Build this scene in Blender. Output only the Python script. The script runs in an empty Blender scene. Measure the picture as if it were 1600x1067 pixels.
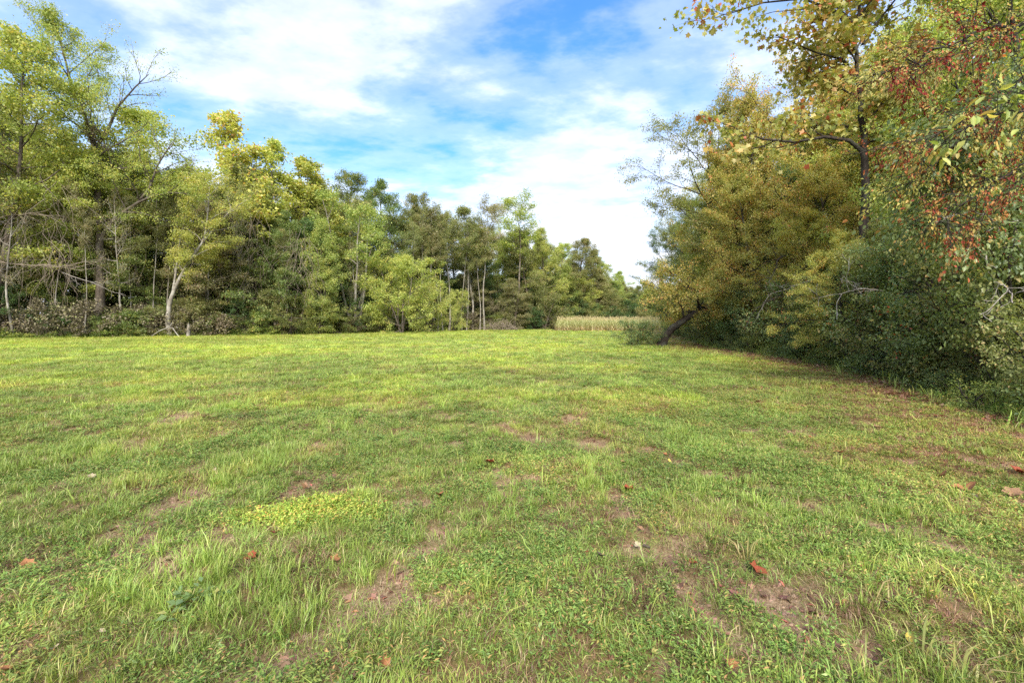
import bpy, math, random
import numpy as np
from mathutils import Vector

R = math.radians
PI = math.pi
sc = bpy.context.scene
C = sc.collection

# ------------------------------------------------------------------ camera
F = 711.0                 # focal length in photo pixels (1600 wide)
CAMH = 1.5
HZ = 505.0                # photo row of the horizon
cam_d = bpy.data.cameras.new('Camera')
cam = bpy.data.objects.new('Camera', cam_d)
C.objects.link(cam)
cam.location = (0, 0, CAMH)
cam.rotation_euler = (R(90), 0, 0)
cam_d.sensor_width = 36.0
cam_d.lens = 16.0
cam_d.shift_y = -28.5 / 1600
cam_d.clip_end = 3000
cam_d.clip_start = 0.05
sc.camera = cam

# ------------------------------------------------------------------ light
SUN_EL, SUN_AZ = 40.0, 180.0        # azimuth clockwise from +Y (view direction)
W = bpy.data.worlds.new('World')
sc.world = W
W.use_nodes = True
nt = W.node_tree
N, Lk = nt.nodes, nt.links
N.clear()


def nd(tree, typ, **kw):
    n = tree.nodes.new(typ)
    for k, v in kw.items():
        if k.startswith('i_'):
            n.inputs[k[2:].replace('_', ' ')].default_value = v
        else:
            setattr(n, k, v)
    return n


def mth(tree, op, a, b=None, c=None, clamp=False):
    n = tree.nodes.new('ShaderNodeMath')
    n.operation = op
    n.use_clamp = clamp
    for i, v in enumerate((a, b, c)):
        if v is None:
            continue
        if isinstance(v, (int, float)):
            n.inputs[i].default_value = v
        else:
            tree.links.new(v, n.inputs[i])
    return n.outputs[0]


def ramp(tree, fac, stops, interp='LINEAR'):
    n = tree.nodes.new('ShaderNodeValToRGB')
    cr = n.color_ramp
    cr.interpolation = interp
    while len(cr.elements) < len(stops):
        cr.elements.new(0.5)
    for e, (p, c) in zip(cr.elements, stops):
        e.position = p
        e.color = (c, c, c, 1) if isinstance(c, (int, float)) else (*c, 1)
    tree.links.new(fac, n.inputs['Fac'])
    return n.outputs['Color']


def mixc(tree, fac, a, b, mode='MIX'):
    n = tree.nodes.new('ShaderNodeMix')
    n.data_type = 'RGBA'
    n.blend_type = mode
    n.clamp_factor = True
    for sock, v in ((n.inputs['Factor'], fac), (n.inputs['A'], a), (n.inputs['B'], b)):
        pass
    ins = [n.inputs[0], n.inputs[6], n.inputs[7]]
    for s, v in zip(ins, (fac, a, b)):
        if isinstance(v, (int, float)):
            s.default_value = v
        elif isinstance(v, tuple):
            s.default_value = (*v, 1)
        else:
            tree.links.new(v, s)
    return n.outputs[2]


sky = nd(nt, 'ShaderNodeTexSky')
sky.sky_type = 'NISHITA'
sky.sun_disc = False
sky.sun_elevation = R(SUN_EL)
sky.sun_rotation = R(SUN_AZ)
sky.altitude = 200
sky.air_density = 1.0
sky.dust_density = 0.6
sky.ozone_density = 1.6
tc = nd(nt, 'ShaderNodeTexCoord')
sep = nd(nt, 'ShaderNodeSeparateXYZ')
Lk.new(tc.outputs['Generated'], sep.inputs[0])
zc = mth(nt, 'MAXIMUM', sep.outputs['Z'], 0.0)
zz = mth(nt, 'ADD', zc, 0.10)
u = mth(nt, 'DIVIDE', sep.outputs['X'], zz)
v = mth(nt, 'DIVIDE', sep.outputs['Y'], zz)
cmb = nd(nt, 'ShaderNodeCombineXYZ')
Lk.new(u, cmb.inputs[0])
Lk.new(v, cmb.inputs[1])
CLOUD_OFF = (7.3, 2.2, 0.0)
mp = nd(nt, 'ShaderNodeMapping')
mp.inputs['Location'].default_value = CLOUD_OFF
mp.inputs['Rotation'].default_value = (0, 0, R(35))
mp.inputs['Scale'].default_value = (0.8, 1.1, 1)
Lk.new(cmb.outputs[0], mp.inputs['Vector'])
n1 = nd(nt, 'ShaderNodeTexNoise')
n1.inputs['Scale'].default_value = 1.0
n1.inputs['Detail'].default_value = 7
n1.inputs['Roughness'].default_value = 0.52
n1.inputs['Distortion'].default_value = 0.35
Lk.new(mp.outputs[0], n1.inputs['Vector'])
n2 = nd(nt, 'ShaderNodeTexNoise')
n2.inputs['Scale'].default_value = 4.5
n2.inputs['Detail'].default_value = 5
n2.inputs['Roughness'].default_value = 0.6
Lk.new(mp.outputs[0], n2.inputs['Vector'])
cl = mth(nt, 'ADD', mth(nt, 'MULTIPLY', n1.outputs[0], 0.8), mth(nt, 'MULTIPLY', n2.outputs[0], 0.2))
haze_w = mth(nt, 'MULTIPLY', mth(nt, 'POWER', mth(nt, 'SUBTRACT', 1.0, zc), 5.0), 0.30)
cl = mth(nt, 'ADD', cl, haze_w)
mask = ramp(nt, cl, [(0.37, 0.10), (0.45, 0.35), (0.55, 0.74), (0.70, 0.96)], 'EASE')
skyc = nd(nt, 'ShaderNodeVectorMath')
skyc.operation = 'SCALE'
Lk.new(sky.outputs[0], skyc.inputs[0])
skyc.inputs[3].default_value = 1.0
hs = nd(nt, 'ShaderNodeHueSaturation')
hs.inputs['Saturation'].default_value = 1.46
hs.inputs['Value'].default_value = 0.98
Lk.new(skyc.outputs[0], hs.inputs['Color'])
# clouds: thicker parts a touch greyer-violet
ccol = ramp(nt, n2.outputs[0], [(0.30, (3.0, 3.15, 4.1)), (0.62, (4.0, 4.12, 4.5))])
skymix = mixc(nt, mask, hs.outputs[0], ccol)
bg = nd(nt, 'ShaderNodeBackground')
bg.inputs['Strength'].default_value = 0.135
Lk.new(skymix, bg.inputs['Color'])
wo = nd(nt, 'ShaderNodeOutputWorld')
Lk.new(bg.outputs[0], wo.inputs['Surface'])

sun_d = bpy.data.lights.new('Sun', 'SUN')
sun_d.energy = 3.3
sun_d.angle = R(26)
sun_d.color = (1.0, 0.95, 0.85)
sun = bpy.data.objects.new('Sun', sun_d)
C.objects.link(sun)
sdir = Vector((math.sin(R(SUN_AZ)) * math.cos(R(SUN_EL)), math.cos(R(SUN_AZ)) * math.cos(R(SUN_EL)), math.sin(R(SUN_EL))))
sun.rotation_euler = sdir.to_track_quat('Z', 'Y').to_euler()
sun.location = (10, -10, 40)

sc.view_settings.view_transform = 'Standard'
sc.view_settings.look = 'None'
sc.view_settings.gamma = 1
sc.view_settings.exposure = 1.36
cy = sc.cycles
cy.max_bounces = 6
cy.diffuse_bounces = 3
cy.glossy_bounces = 2
cy.transmission_bounces = 4
cy.transparent_max_bounces = 4
cy.use_denoising = False
cy.use_adaptive_sampling = True
cy.adaptive_threshold = 0.015
cy.caustics_reflective = False
cy.caustics_refractive = False

# ------------------------------------------------------------------ helpers


def tag(o, label=None, cat=None, group=None, kind=None):
    if label:
        o['label'] = label
    if cat:
        o['category'] = cat
    if group:
        o['group'] = group
    if kind:
        o['kind'] = kind
    return o


def link(o, parent=None):
    C.objects.link(o)
    if parent is not None:
        o.parent = parent
    return o


def empty(name, loc, rz=0, scale=(1, 1, 1)):
    o = bpy.data.objects.new(name, None)
    o.empty_display_size = 0.3
    o.location = loc
    o.rotation_euler = (0, 0, rz)
    o.scale = scale
    return link(o)


def np_mesh(name, V, quads=None, tris=None, attrs=None, smooth=False):
    """mesh from numpy arrays: V (n,3), quads (m,4), tris (k,3)"""
    me = bpy.data.meshes.new(name)
    V = np.asarray(V, np.float32)
    loops, starts, tot = [], [], 0
    if quads is not None and len(quads):
        q = np.asarray(quads, np.int32)
        loops.append(q.ravel())
        starts.append(np.arange(len(q), dtype=np.int32) * 4)
        tot = len(q) * 4
    if tris is not None and len(tris):
        t = np.asarray(tris, np.int32)
        loops.append(t.ravel())
        starts.append(tot + np.arange(len(t), dtype=np.int32) * 3)
    me.vertices.add(len(V))
    me.vertices.foreach_set('co', V.ravel())
    if loops:
        lo = np.concatenate(loops)
        st = np.concatenate(starts)
        me.loops.add(len(lo))
        me.loops.foreach_set('vertex_index', lo)
        me.polygons.add(len(st))
        me.polygons.foreach_set('loop_start', st)
        if smooth:
            me.polygons.foreach_set('use_smooth', np.ones(len(st), bool))
    for k, (typ, dat) in (attrs or {}).items():
        a = me.attributes.new(k, typ, 'POINT')
        f = {'FLOAT': 'value', 'INT': 'value', 'FLOAT_VECTOR': 'vector', 'FLOAT_COLOR': 'color'}[typ]
        a.data.foreach_set(f, np.asarray(dat, np.int32 if typ == 'INT' else np.float32).ravel())
    me.update(calc_edges=True)
    me.validate()
    return me


def unit(a):
    a = np.asarray(a, float)
    return a / np.maximum(np.linalg.norm(a, axis=-1, keepdims=True), 1e-9)


def vnoise(x, y, seed=0):
    x = np.asarray(x, float)
    y = np.asarray(y, float)
    xi, yi = np.floor(x).astype(np.int64), np.floor(y).astype(np.int64)
    fx, fy = x - xi, y - yi
    fx, fy = fx * fx * (3 - 2 * fx), fy * fy * (3 - 2 * fy)

    def h(a, b):
        k = (a * 374761393 + b * 668265263 + seed * 974634777) & 0x7fffffff
        k = ((k ^ (k >> 13)) * 1274126177) & 0x7fffffff
        return ((k ^ (k >> 16)) & 0xffff) / 65535.0
    a, b, c, d = h(xi, yi), h(xi + 1, yi), h(xi, yi + 1), h(xi + 1, yi + 1)
    return (a * (1 - fx) + b * fx) * (1 - fy) + (c * (1 - fx) + d * fx) * fy


def fbm(x, y, seed=0, octv=4):
    s, a, t = 0, 1.0, 0
    for i in range(octv):
        s = s + a * vnoise(x * 2 ** i, y * 2 ** i, seed + i * 17)
        t += a
        a *= 0.55
    return s / t


def sstep(a, b, x):
    t = np.clip((x - a) / (b - a), 0, 1)
    return t * t * (3 - 2 * t)


# -------------------------------------------------------- plan of the place
LEFT_EDGE = np.array([(-95, 30), (-70, 37), (-48, 42), (-44, 45.8), (-31.6, 54.0), (-22.5, 64.5), (-13.7, 84), (-5, 94), (4, 99), (8, 104), (30, 112), (60, 125)], float)
RIGHT_EDGE = np.array([(7.0, -6), (7.4, 4), (8.2, 7.6), (10.4, 12), (12.2, 18.5), (13.0, 29), (15.5, 40), (20, 57), (26, 78), (34, 104), (60, 130)], float)


def left_front(x):
    return np.interp(x, LEFT_EDGE[:, 0], LEFT_EDGE[:, 1])


def right_front(y):
    return np.interp(y, RIGHT_EDGE[:, 1], RIGHT_EDGE[:, 0])


def at(px, Y):
    return (px - 800) / F * Y


def top_h(py, Y):
    return CAMH + (HZ - py) / F * Y


def ground_at(px, py):
    Y = F * CAMH / (py - HZ)
    return at(px, Y), Y


# bare-soil patches seen in the near field (photo row/column, size in px)
BARE = [(812, 757, 52, 12), (775, 742, 26, 9), (842, 688, 36, 9), (926, 695, 28, 8), (815, 672, 22, 5), (708, 694, 20, 6), (605, 764, 30, 9),
        (650, 862, 42, 13), (590, 925, 24, 20), (462, 1030, 60, 24), (665, 935, 26, 12), (690, 925, 15, 14), (940, 897, 16, 11), (1048, 878, 18, 9),
        (1105, 905, 22, 9), (1420, 822, 60, 12), (1500, 855, 60, 11), (1345, 1012, 40, 18), (1225, 935, 26, 16), (260, 893, 44, 11), (95, 880, 26, 9),
        (330, 838, 28, 7), (1125, 742, 40, 8), (1180, 762, 30, 7), (1230, 1050, 28, 14), (510, 742, 22, 7), (1000, 822, 14, 14), (620, 985, 30, 12),
        (1040, 1040, 26, 16), (860, 800, 20, 6), (545, 1045, 30, 10), (1010, 705, 22, 5), (1075, 722, 24, 6), (200, 700, 30, 5), (720, 665, 25, 4)]
BARE = [(*ground_at(px, py), sx * (F * CAMH / (py - HZ)) / F, sy * (F * CAMH / (py - HZ)) ** 2 / (F * CAMH)) for px, py, sx, sy in BARE]


RUTS = [[(-40, 915), (250, 850), (420, 790), (600, 755)], [(230, 900), (330, 838), (510, 742)], [(420, 1050), (590, 930), (660, 860), (720, 800)],
        [(1640, 915), (1400, 815), (1180, 760), (1020, 705), (900, 688)], [(1370, 1050), (1230, 935), (1110, 880), (1000, 820), (950, 772)], [(1210, 1060), (1050, 890), (1000, 850)], [(812, 770), (842, 690), (780, 660)]]
RUTS = [[ground_at(*q) for q in r] for r in RUTS]


def rut_at(x, y):
    best = np.full(np.shape(x), 9.0)
    for r in RUTS:
        for (ax_, ay_), (bx_, by_) in zip(r[:-1], r[1:]):
            L2 = (bx_ - ax_) ** 2 + (by_ - ay_) ** 2
            tt_ = np.clip(((x - ax_) * (bx_ - ax_) + (y - ay_) * (by_ - ay_)) / L2, 0, 1)
            best = np.minimum(best, np.hypot(x - ax_ - tt_ * (bx_ - ax_), y - ay_ - tt_ * (by_ - ay_)))
    wd_ = best + (fbm(x * 4, y * 4, 15) - 0.5) * 0.34
    return sstep(0.16, 0.01, wd_) * sstep(0.36, 0.58, fbm(x * 2.6, y * 2.6, 19))


def bare_at(x, y):
    b = np.zeros_like(np.asarray(x, float))
    wob = (fbm(x * 7, y * 7, 5, 5) - 0.42) * 4.2
    for bx, by, sx, sy in BARE:
        d = ((x - bx) / sx) ** 2 + ((y - by) / sy) ** 2
        b = np.maximum(b, sstep(2.0, 0.3, d + wob))
    b = np.maximum(b, 0.85 * rut_at(np.asarray(x, float), np.asarray(y, float)))
    near = sstep(20, 7, y)
    b = np.maximum(b, sstep(0.60, 0.72, fbm(x * 2.1, y * 1.6, 9)) * 0.85 * near)
    return b


# mower/tractor swaths: soft ridges that bend round the clearing
def swath(x, y):
    r = np.hypot(x - 1.0, (y - 9.0) * 1.0 + 4)
    a = (x * 0.42 - y * 0.5)
    bb = np.where(x < 0.6, a, -x * 0.5 - y * 0.42)
    return np.sin(bb * 5.2 + 1.5 * fbm(x * 0.5, y * 0.5, 3))


def ground_z(x, y):
    x = np.asarray(x, float)
    y = np.asarray(y, float)
    near = sstep(45, 8, np.hypot(x, y))
    z = (fbm(x * 0.22, y * 0.22, 1) - 0.5) * 0.14 * sstep(2, 8, y)
    z = z + (fbm(x * 3.1, y * 3.1, 2) - 0.5) * 0.05 * near + swath(x, y) * 0.012 * near
    z = z - bare_at(x, y) * 0.02
    lw = np.minimum(left_front(x) - y, right_front(y) - x)
    return z + 0.12 * sstep(0, -4, lw)


def litter_at(x, y):
    """forest floor / leaf litter: 1 inside the woods, fading at the field edges"""
    w = (fbm(x * 0.7, y * 0.7, 21) - 0.5) * 2.2
    dl = left_front(x) - y
    dr = right_front(y) - x
    r = np.interp(y, [6, 12, 20, 30, 40], [1.0, 2.0, 3.6, 3.4, 1.4])
    return np.clip(sstep(0.9, -0.6, dl + w * 0.5) + sstep(1.3 * r, -0.5, dr + w * 0.7), 0, 1)


def bright_at(x, y):
    """patches of fresher, more yellow-green growth"""
    return sstep(0.5, 0.68, fbm(x * 0.33 + 3, y * 0.33, 31)) * sstep(3, 8, y)


def dry_at(x, y):
    d = sstep(0.50, 0.70, fbm(x * 0.9, y * 0.9 + 7, 41))
    far = sstep(25, 42, y) * sstep(-5, -25, x) * 0.55
    right = sstep(5.5, 0.8, right_front(y) - x) * 0.75
    return np.clip(np.maximum(d * 0.7, far * (0.4 + 0.9 * fbm(x * 0.25, y * 1.1, 44))) + right, 0, 1)


# ------------------------------------------------------------------ materials
MATS = {}


def new_mat(name):
    m = bpy.data.materials.new(name)
    m.use_nodes = True
    t = m.node_tree
    t.nodes.clear()
    out = t.nodes.new('ShaderNodeOutputMaterial')
    MATS[name] = m
    return m, t, out


def leaf_mat(name, stops, trans=0.48, rough=0.45, spec=0.35, obj_var=0.14, instancer=False, gain=2.15):
    m, t, out = new_mat(name)
    at_ = nd(t, 'ShaderNodeAttribute', attribute_name='rnd')
    stops = [(p_, tuple(min(0.7, gain * q_) for q_ in ((c_[0], c_[1], c_[2]) if instancer else (c_[0] * 1.10, c_[1], c_[2] + 0.13 * c_[1])))) for p_, c_ in stops]
    col = ramp(t, at_.outputs['Fac'], stops)
    oi = nd(t, 'ShaderNodeObjectInfo')
    hs_ = nd(t, 'ShaderNodeHueSaturation')
    t.links.new(col, hs_.inputs['Color'])
    t.links.new(mth(t, 'MULTIPLY_ADD', oi.outputs['Random'], obj_var * 0.22, 0.5 - obj_var * 0.11), hs_.inputs['Hue'])
    r2 = mth(t, 'FRACT', mth(t, 'MULTIPLY', oi.outputs['Random'], 17.31))
    t.links.new(mth(t, 'MULTIPLY_ADD', r2, obj_var * 2, 1 - obj_var), hs_.inputs['Value'])
    c = hs_.outputs[0]
    if instancer:
        ia = nd(t, 'ShaderNodeAttribute', attribute_name='tint', attribute_type='INSTANCER')
        c = mixc(t, 1.0, c, ia.outputs['Color'], 'MULTIPLY')
    p = nd(t, 'ShaderNodeBsdfPrincipled')
    p.inputs['Roughness'].default_value = rough
    p.inputs['Specular IOR Level'].default_value = spec
    t.links.new(c, p.inputs['Base Color'])
    tr = nd(t, 'ShaderNodeBsdfTranslucent')
    tcol = mixc(t, 1.0, c, (1.05, 1.10, 0.5), 'MULTIPLY')
    t.links.new(tcol, tr.inputs['Color'])
    mx = nd(t, 'ShaderNodeMixShader')
    mx.inputs[0].default_value = trans
    t.links.new(p.outputs[0], mx.inputs[1])
    t.links.new(tr.outputs[0], mx.inputs[2])
    t.links.new(mx.outputs[0], out.inputs['Surface'])
    return m


def bark_mat(name, dark, light, patch=None, scale=3.0):
    m, t, out = new_mat(name)
    tcn = nd(t, 'ShaderNodeTexCoord')
    mpn = nd(t, 'ShaderNodeMapping')
    mpn.inputs['Scale'].default_value = (1, 1, 0.22)
    t.links.new(tcn.outputs['Object'], mpn.inputs['Vector'])
    a = nd(t, 'ShaderNodeTexNoise')
    a.inputs['Scale'].default_value = scale * 5
    a.inputs['Detail'].default_value = 6
    t.links.new(mpn.outputs[0], a.inputs['Vector'])
    col = ramp(t, a.outputs[0], [(0.3, dark), (0.7, light)])
    b = nd(t, 'ShaderNodeTexNoise')
    b.inputs['Scale'].default_value = scale * 0.6
    b.inputs['Detail'].default_value = 3
    t.links.new(tcn.outputs['Object'], b.inputs['Vector'])
    if patch:
        col = mixc(t, ramp(t, b.outputs[0], [(0.5, 0.0), (0.62, 0.8)]), col, patch)
    p = nd(t, 'ShaderNodeBsdfPrincipled')
    p.inputs['Roughness'].default_value = 0.9
    p.inputs['Specular IOR Level'].default_value = 0.15
    t.links.new(col, p.inputs['Base Color'])
    bp = nd(t, 'ShaderNodeBump')
    bp.inputs['Strength'].default_value = 0.6
    bp.inputs['Distance'].default_value = 0.05
    t.links.new(a.outputs[0], bp.inputs['Height'])
    t.links.new(bp.outputs[0], p.inputs['Normal'])
    t.links.new(p.outputs[0], out.inputs['Surface'])
    return m


bark_mat('bark_grey', (0.045, 0.035, 0.026), (0.15, 0.12, 0.092), (0.17, 0.15, 0.115))
bark_mat('bark_dark', (0.016, 0.012, 0.010), (0.055, 0.043, 0.034), (0.065, 0.065, 0.05))
bark_mat('bark_pale', (0.12, 0.10, 0.08), (0.30, 0.27, 0.22), (0.36, 0.34, 0.29))
bark_mat('deadwood', (0.17, 0.14, 0.115), (0.44, 0.40, 0.35), (0.36, 0.34, 0.30))
bark_mat('vine_stem', (0.15, 0.115, 0.085), (0.32, 0.26, 0.20), None)

leaf_mat('yellowgreen', [(0, (0.115, 0.165, 0.022)), (0.5, (0.20, 0.245, 0.032)), (0.85, (0.27, 0.285, 0.042)), (1, (0.32, 0.26, 0.045))])
leaf_mat('limegreen', [(0, (0.105, 0.15, 0.022)), (0.5, (0.18, 0.225, 0.032)), (0.9, (0.26, 0.27, 0.045)), (1, (0.33, 0.26, 0.05))])
leaf_mat('midgreen', [(0, (0.052, 0.082, 0.016)), (0.5, (0.092, 0.130, 0.023)), (0.9, (0.14, 0.165, 0.032)), (1, (0.20, 0.17, 0.038))])
leaf_mat('darkgreen', [(0, (0.028, 0.055, 0.014)), (0.5, (0.046, 0.085, 0.020)), (0.9, (0.075, 0.115, 0.025)), (1, (0.13, 0.12, 0.03))])
leaf_mat('olive', [(0, (0.075, 0.098, 0.022)), (0.5, (0.118, 0.142, 0.032)), (0.85, (0.160, 0.165, 0.045)), (1, (0.20, 0.15, 0.055))])
leaf_mat('greyolive', [(0, (0.090, 0.100, 0.036)), (0.5, (0.140, 0.148, 0.052)), (0.85, (0.185, 0.175, 0.072)), (1, (0.21, 0.155, 0.08))])
leaf_mat('gold', [(0, (0.115, 0.142, 0.026)), (0.4, (0.185, 0.202, 0.034)), (0.75, (0.26, 0.235, 0.040)), (0.94, (0.31, 0.205, 0.04)), (1, (0.25, 0.11, 0.03))])
leaf_mat('tulip', [(0, (0.16, 0.19, 0.024)), (0.5, (0.24, 0.26, 0.034)), (0.8, (0.31, 0.285, 0.04)), (0.92, (0.30, 0.20, 0.05)), (1, (0.24, 0.12, 0.04))])
leaf_mat('sycamore', [(0, (0.10, 0.135, 0.022)), (0.5, (0.17, 0.185, 0.03)), (0.85, (0.24, 0.19, 0.035)), (0.95, (0.20, 0.085, 0.018)), (1, (0.15, 0.05, 0.012))], trans=0.38)
leaf_mat('rust', [(0, (0.10, 0.13, 0.022)), (0.35, (0.20, 0.16, 0.026)), (0.5, (0.22, 0.085, 0.018)), (0.65, (0.125, 0.030, 0.010)), (1, (0.08, 0.016, 0.008))], trans=0.28, spec=0.15, rough=0.6, gain=1.7)
leaf_mat('shrubgreen', [(0, (0.040, 0.068, 0.020)), (0.5, (0.075, 0.115, 0.030)), (0.85, (0.11, 0.145, 0.038)), (0.95, (0.20, 0.18, 0.035)), (1, (0.20, 0.07, 0.02))], spec=0.5, rough=0.42, gain=2.5)
leaf_mat('brownbrush', [(0, (0.05, 0.045, 0.026)), (0.5, (0.085, 0.076, 0.038)), (0.8, (0.11, 0.105, 0.042)), (1, (0.13, 0.145, 0.036))], trans=0.2)
leaf_mat('weedy', [(0, (0.07, 0.11, 0.018)), (0.5, (0.12, 0.17, 0.024)), (0.9, (0.20, 0.22, 0.035)), (1, (0.34, 0.26, 0.03))])
leaf_mat('grassblade', [(0, (0.10, 0.155, 0.026)), (0.5, (0.168, 0.235, 0.042)), (0.8, (0.235, 0.285, 0.06)), (1, (0.38, 0.33, 0.15))], trans=0.3, instancer=True, obj_var=0.10, gain=1.42)
leaf_mat('weedleaf', [(0, (0.075, 0.13, 0.026)), (0.5, (0.130, 0.195, 0.04)), (0.85, (0.185, 0.245, 0.052)), (1, (0.30, 0.17, 0.07))], trans=0.25, instancer=True, obj_var=0.14, gain=1.42)
leaf_mat('strawblade', [(0, (0.22, 0.15, 0.08)), (0.5, (0.36, 0.28, 0.15)), (1, (0.46, 0.39, 0.22))], trans=0.2, instancer=True, gain=0.95)
leaf_mat('thatchblade', [(0, (0.10, 0.052, 0.03)), (0.5, (0.18, 0.10, 0.055)), (1, (0.25, 0.17, 0.09))], trans=0.2, instancer=True, gain=1.0)
leaf_mat('tuftblade', [(0, (0.17, 0.21, 0.035)), (0.6, (0.28, 0.29, 0.05)), (1, (0.38, 0.33, 0.10))], trans=0.3, gain=1.1)
leaf_mat('cornleaf', [(0, (0.20, 0.25, 0.06)), (0.45, (0.31, 0.33, 0.10)), (0.8, (0.42, 0.37, 0.16)), (1, (0.40, 0.28, 0.13))], trans=0.3, obj_var=0.12, gain=1.35)
leaf_mat('litterleaf', [(0, (0.10, 0.055, 0.03)), (0.5, (0.21, 0.115, 0.06)), (0.85, (0.33, 0.20, 0.11)), (1, (0.30, 0.11, 0.04))], trans=0.12, obj_var=0.3, gain=1)
for nm, c0, c1 in (('leaf_red', (0.15, 0.025, 0.014), (0.28, 0.075, 0.03)), ('leaf_tan', (0.19, 0.10, 0.05), (0.34, 0.20, 0.11)),
                   ('leaf_orange', (0.20, 0.075, 0.028), (0.33, 0.155, 0.065)), ('leaf_dark', (0.045, 0.032, 0.026), (0.10, 0.07, 0.055)),
                   ('leaf_yellow', (0.48, 0.33, 0.05), (0.55, 0.42, 0.10)), ('leaf_pale', (0.27, 0.21, 0.13), (0.38, 0.32, 0.21))):
    m, t, out = new_mat(nm)
    tcn = nd(t, 'ShaderNodeTexCoord')
    a = nd(t, 'ShaderNodeTexNoise')
    a.inputs['Scale'].default_value = 26
    a.inputs['Detail'].default_value = 5
    t.links.new(tcn.outputs['Object'], a.inputs['Vector'])
    col = ramp(t, a.outputs[0], [(0.32, c0), (0.66, c1)])
    p = nd(t, 'ShaderNodeBsdfPrincipled')
    p.inputs['Roughness'].default_value = 0.6
    p.inputs['Specular IOR Level'].default_value = 0.25
    t.links.new(col, p.inputs['Base Color'])
    bp = nd(t, 'ShaderNodeBump')
    bp.inputs['Strength'].default_value = 0.5
    bp.inputs['Distance'].default_value = 0.004
    t.links.new(a.outputs[0], bp.inputs['Height'])
    t.links.new(bp.outputs[0], p.inputs['Normal'])
    t.links.new(p.outputs[0], out.inputs['Surface'])

# ground
m, t, out = new_mat('ground')
tcn = nd(t, 'ShaderNodeTexCoord')


def gnoise(scale, detail=5, rough=0.6, vec=None):
    a = nd(t, 'ShaderNodeTexNoise')
    a.inputs['Scale'].default_value = scale
    a.inputs['Detail'].default_value = detail
    a.inputs['Roughness'].default_value = rough
    t.links.new(vec or tcn.outputs['Object'], a.inputs['Vector'])
    return a.outputs[0]


ab = nd(t, 'ShaderNodeAttribute', attribute_name='bare').outputs['Fac']
al = nd(t, 'ShaderNodeAttribute', attribute_name='litter').outputs['Fac']
ad = nd(t, 'ShaderNodeAttribute', attribute_name='dry').outputs['Fac']
abr = nd(t, 'ShaderNodeAttribute', attribute_name='bright').outputs['Fac']
fine = gnoise(42, 6, 0.7)
mid = gnoise(7, 5, 0.65)
big = gnoise(0.7, 4)
green = ramp(t, mid, [(0.3, (0.085, 0.115, 0.024)), (0.55, (0.135, 0.165, 0.034)), (0.75, (0.18, 0.19, 0.05))])
green = mixc(t, abr, green, (0.20, 0.25, 0.035))
thatch = ramp(t, fine, [(0.3, (0.085, 0.045, 0.024)), (0.55, (0.19, 0.115, 0.062)), (0.75, (0.32, 0.235, 0.13))])
gfac = ramp(t, gnoise(13, 6, 0.7), [(0.42, 0.0), (0.66, 1.0)])
turf = mixc(t, gfac, thatch, green)
strawc = ramp(t, mid, [(0.3, (0.19, 0.145, 0.06)), (0.7, (0.29, 0.23, 0.10))])
turf = mixc(t, mth(t, 'MULTIPLY', ad, 0.6), turf, strawc)
soil = ramp(t, fine, [(0.28, (0.12, 0.07, 0.042)), (0.5, (0.25, 0.165, 0.10)), (0.72, (0.38, 0.28, 0.18))])
turf = mixc(t, ab, turf, soil)
lit = ramp(t, gnoise(16, 6, 0.75), [(0.3, (0.05, 0.03, 0.018)), (0.5, (0.14, 0.078, 0.042)), (0.7, (0.26, 0.15, 0.08))])
turf = mixc(t, al, turf, lit)
p = nd(t, 'ShaderNodeBsdfPrincipled')
p.inputs['Roughness'].default_value = 1.0
p.inputs['Specular IOR Level'].default_value = 0.05
t.links.new(turf, p.inputs['Base Color'])
bp = nd(t, 'ShaderNodeBump')
bp.inputs['Strength'].default_value = 0.8
bp.inputs['Distance'].default_value = 0.02
t.links.new(fine, bp.inputs['Height'])
t.links.new(bp.outputs[0], p.inputs['Normal'])
t.links.new(p.outputs[0], out.inputs['Surface'])

# ------------------------------------------------------------------ ground


def axis(fine, lim_lo, lim_hi, centre_lo, centre_hi, grow):
    c = list(np.arange(centre_lo, centre_hi, fine))
    s, x = fine, centre_hi
    while x < lim_hi:
        c.append(x)
        s *= grow
        x += s
    c.append(lim_hi)
    s, x = fine, centre_lo
    lo = []
    while x > lim_lo:
        s *= grow
        x -= s
        lo.append(max(x, lim_lo))
    return np.array(lo[::-1] + c)


gx = axis(0.075, -900, 900, -5.5, 5.5, 1.032)
gy = axis(0.075, -60, 1500, 1.4, 9.0, 1.032)
GX, GY = np.meshgrid(gx, gy)
gxf, gyf = GX.ravel(), GY.ravel()
gz = ground_z(gxf, gyf)
nx_, ny_ = len(gx), len(gy)
ii = (np.arange(ny_ - 1)[:, None] * nx_ + np.arange(nx_ - 1)[None, :]).ravel()
gq = np.stack([ii, ii + 1, ii + 1 + nx_, ii + nx_], 1)
gme = np_mesh('ground', np.stack([gxf, gyf, gz], 1), quads=gq, smooth=True,
              attrs={'bare': ('FLOAT', bare_at(gxf, gyf)), 'litter': ('FLOAT', litter_at(gxf, gyf)),
                     'dry': ('FLOAT', dry_at(gxf, gyf)), 'bright': ('FLOAT', bright_at(gxf, gyf))})
gme.materials.append(MATS['ground'])
go = link(bpy.data.objects.new('ground', gme))
tag(go, 'mown grassy clearing with bare soil patches between two woods', 'ground', kind='structure')

# ------------------------------------------------------------------ plant generator


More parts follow.
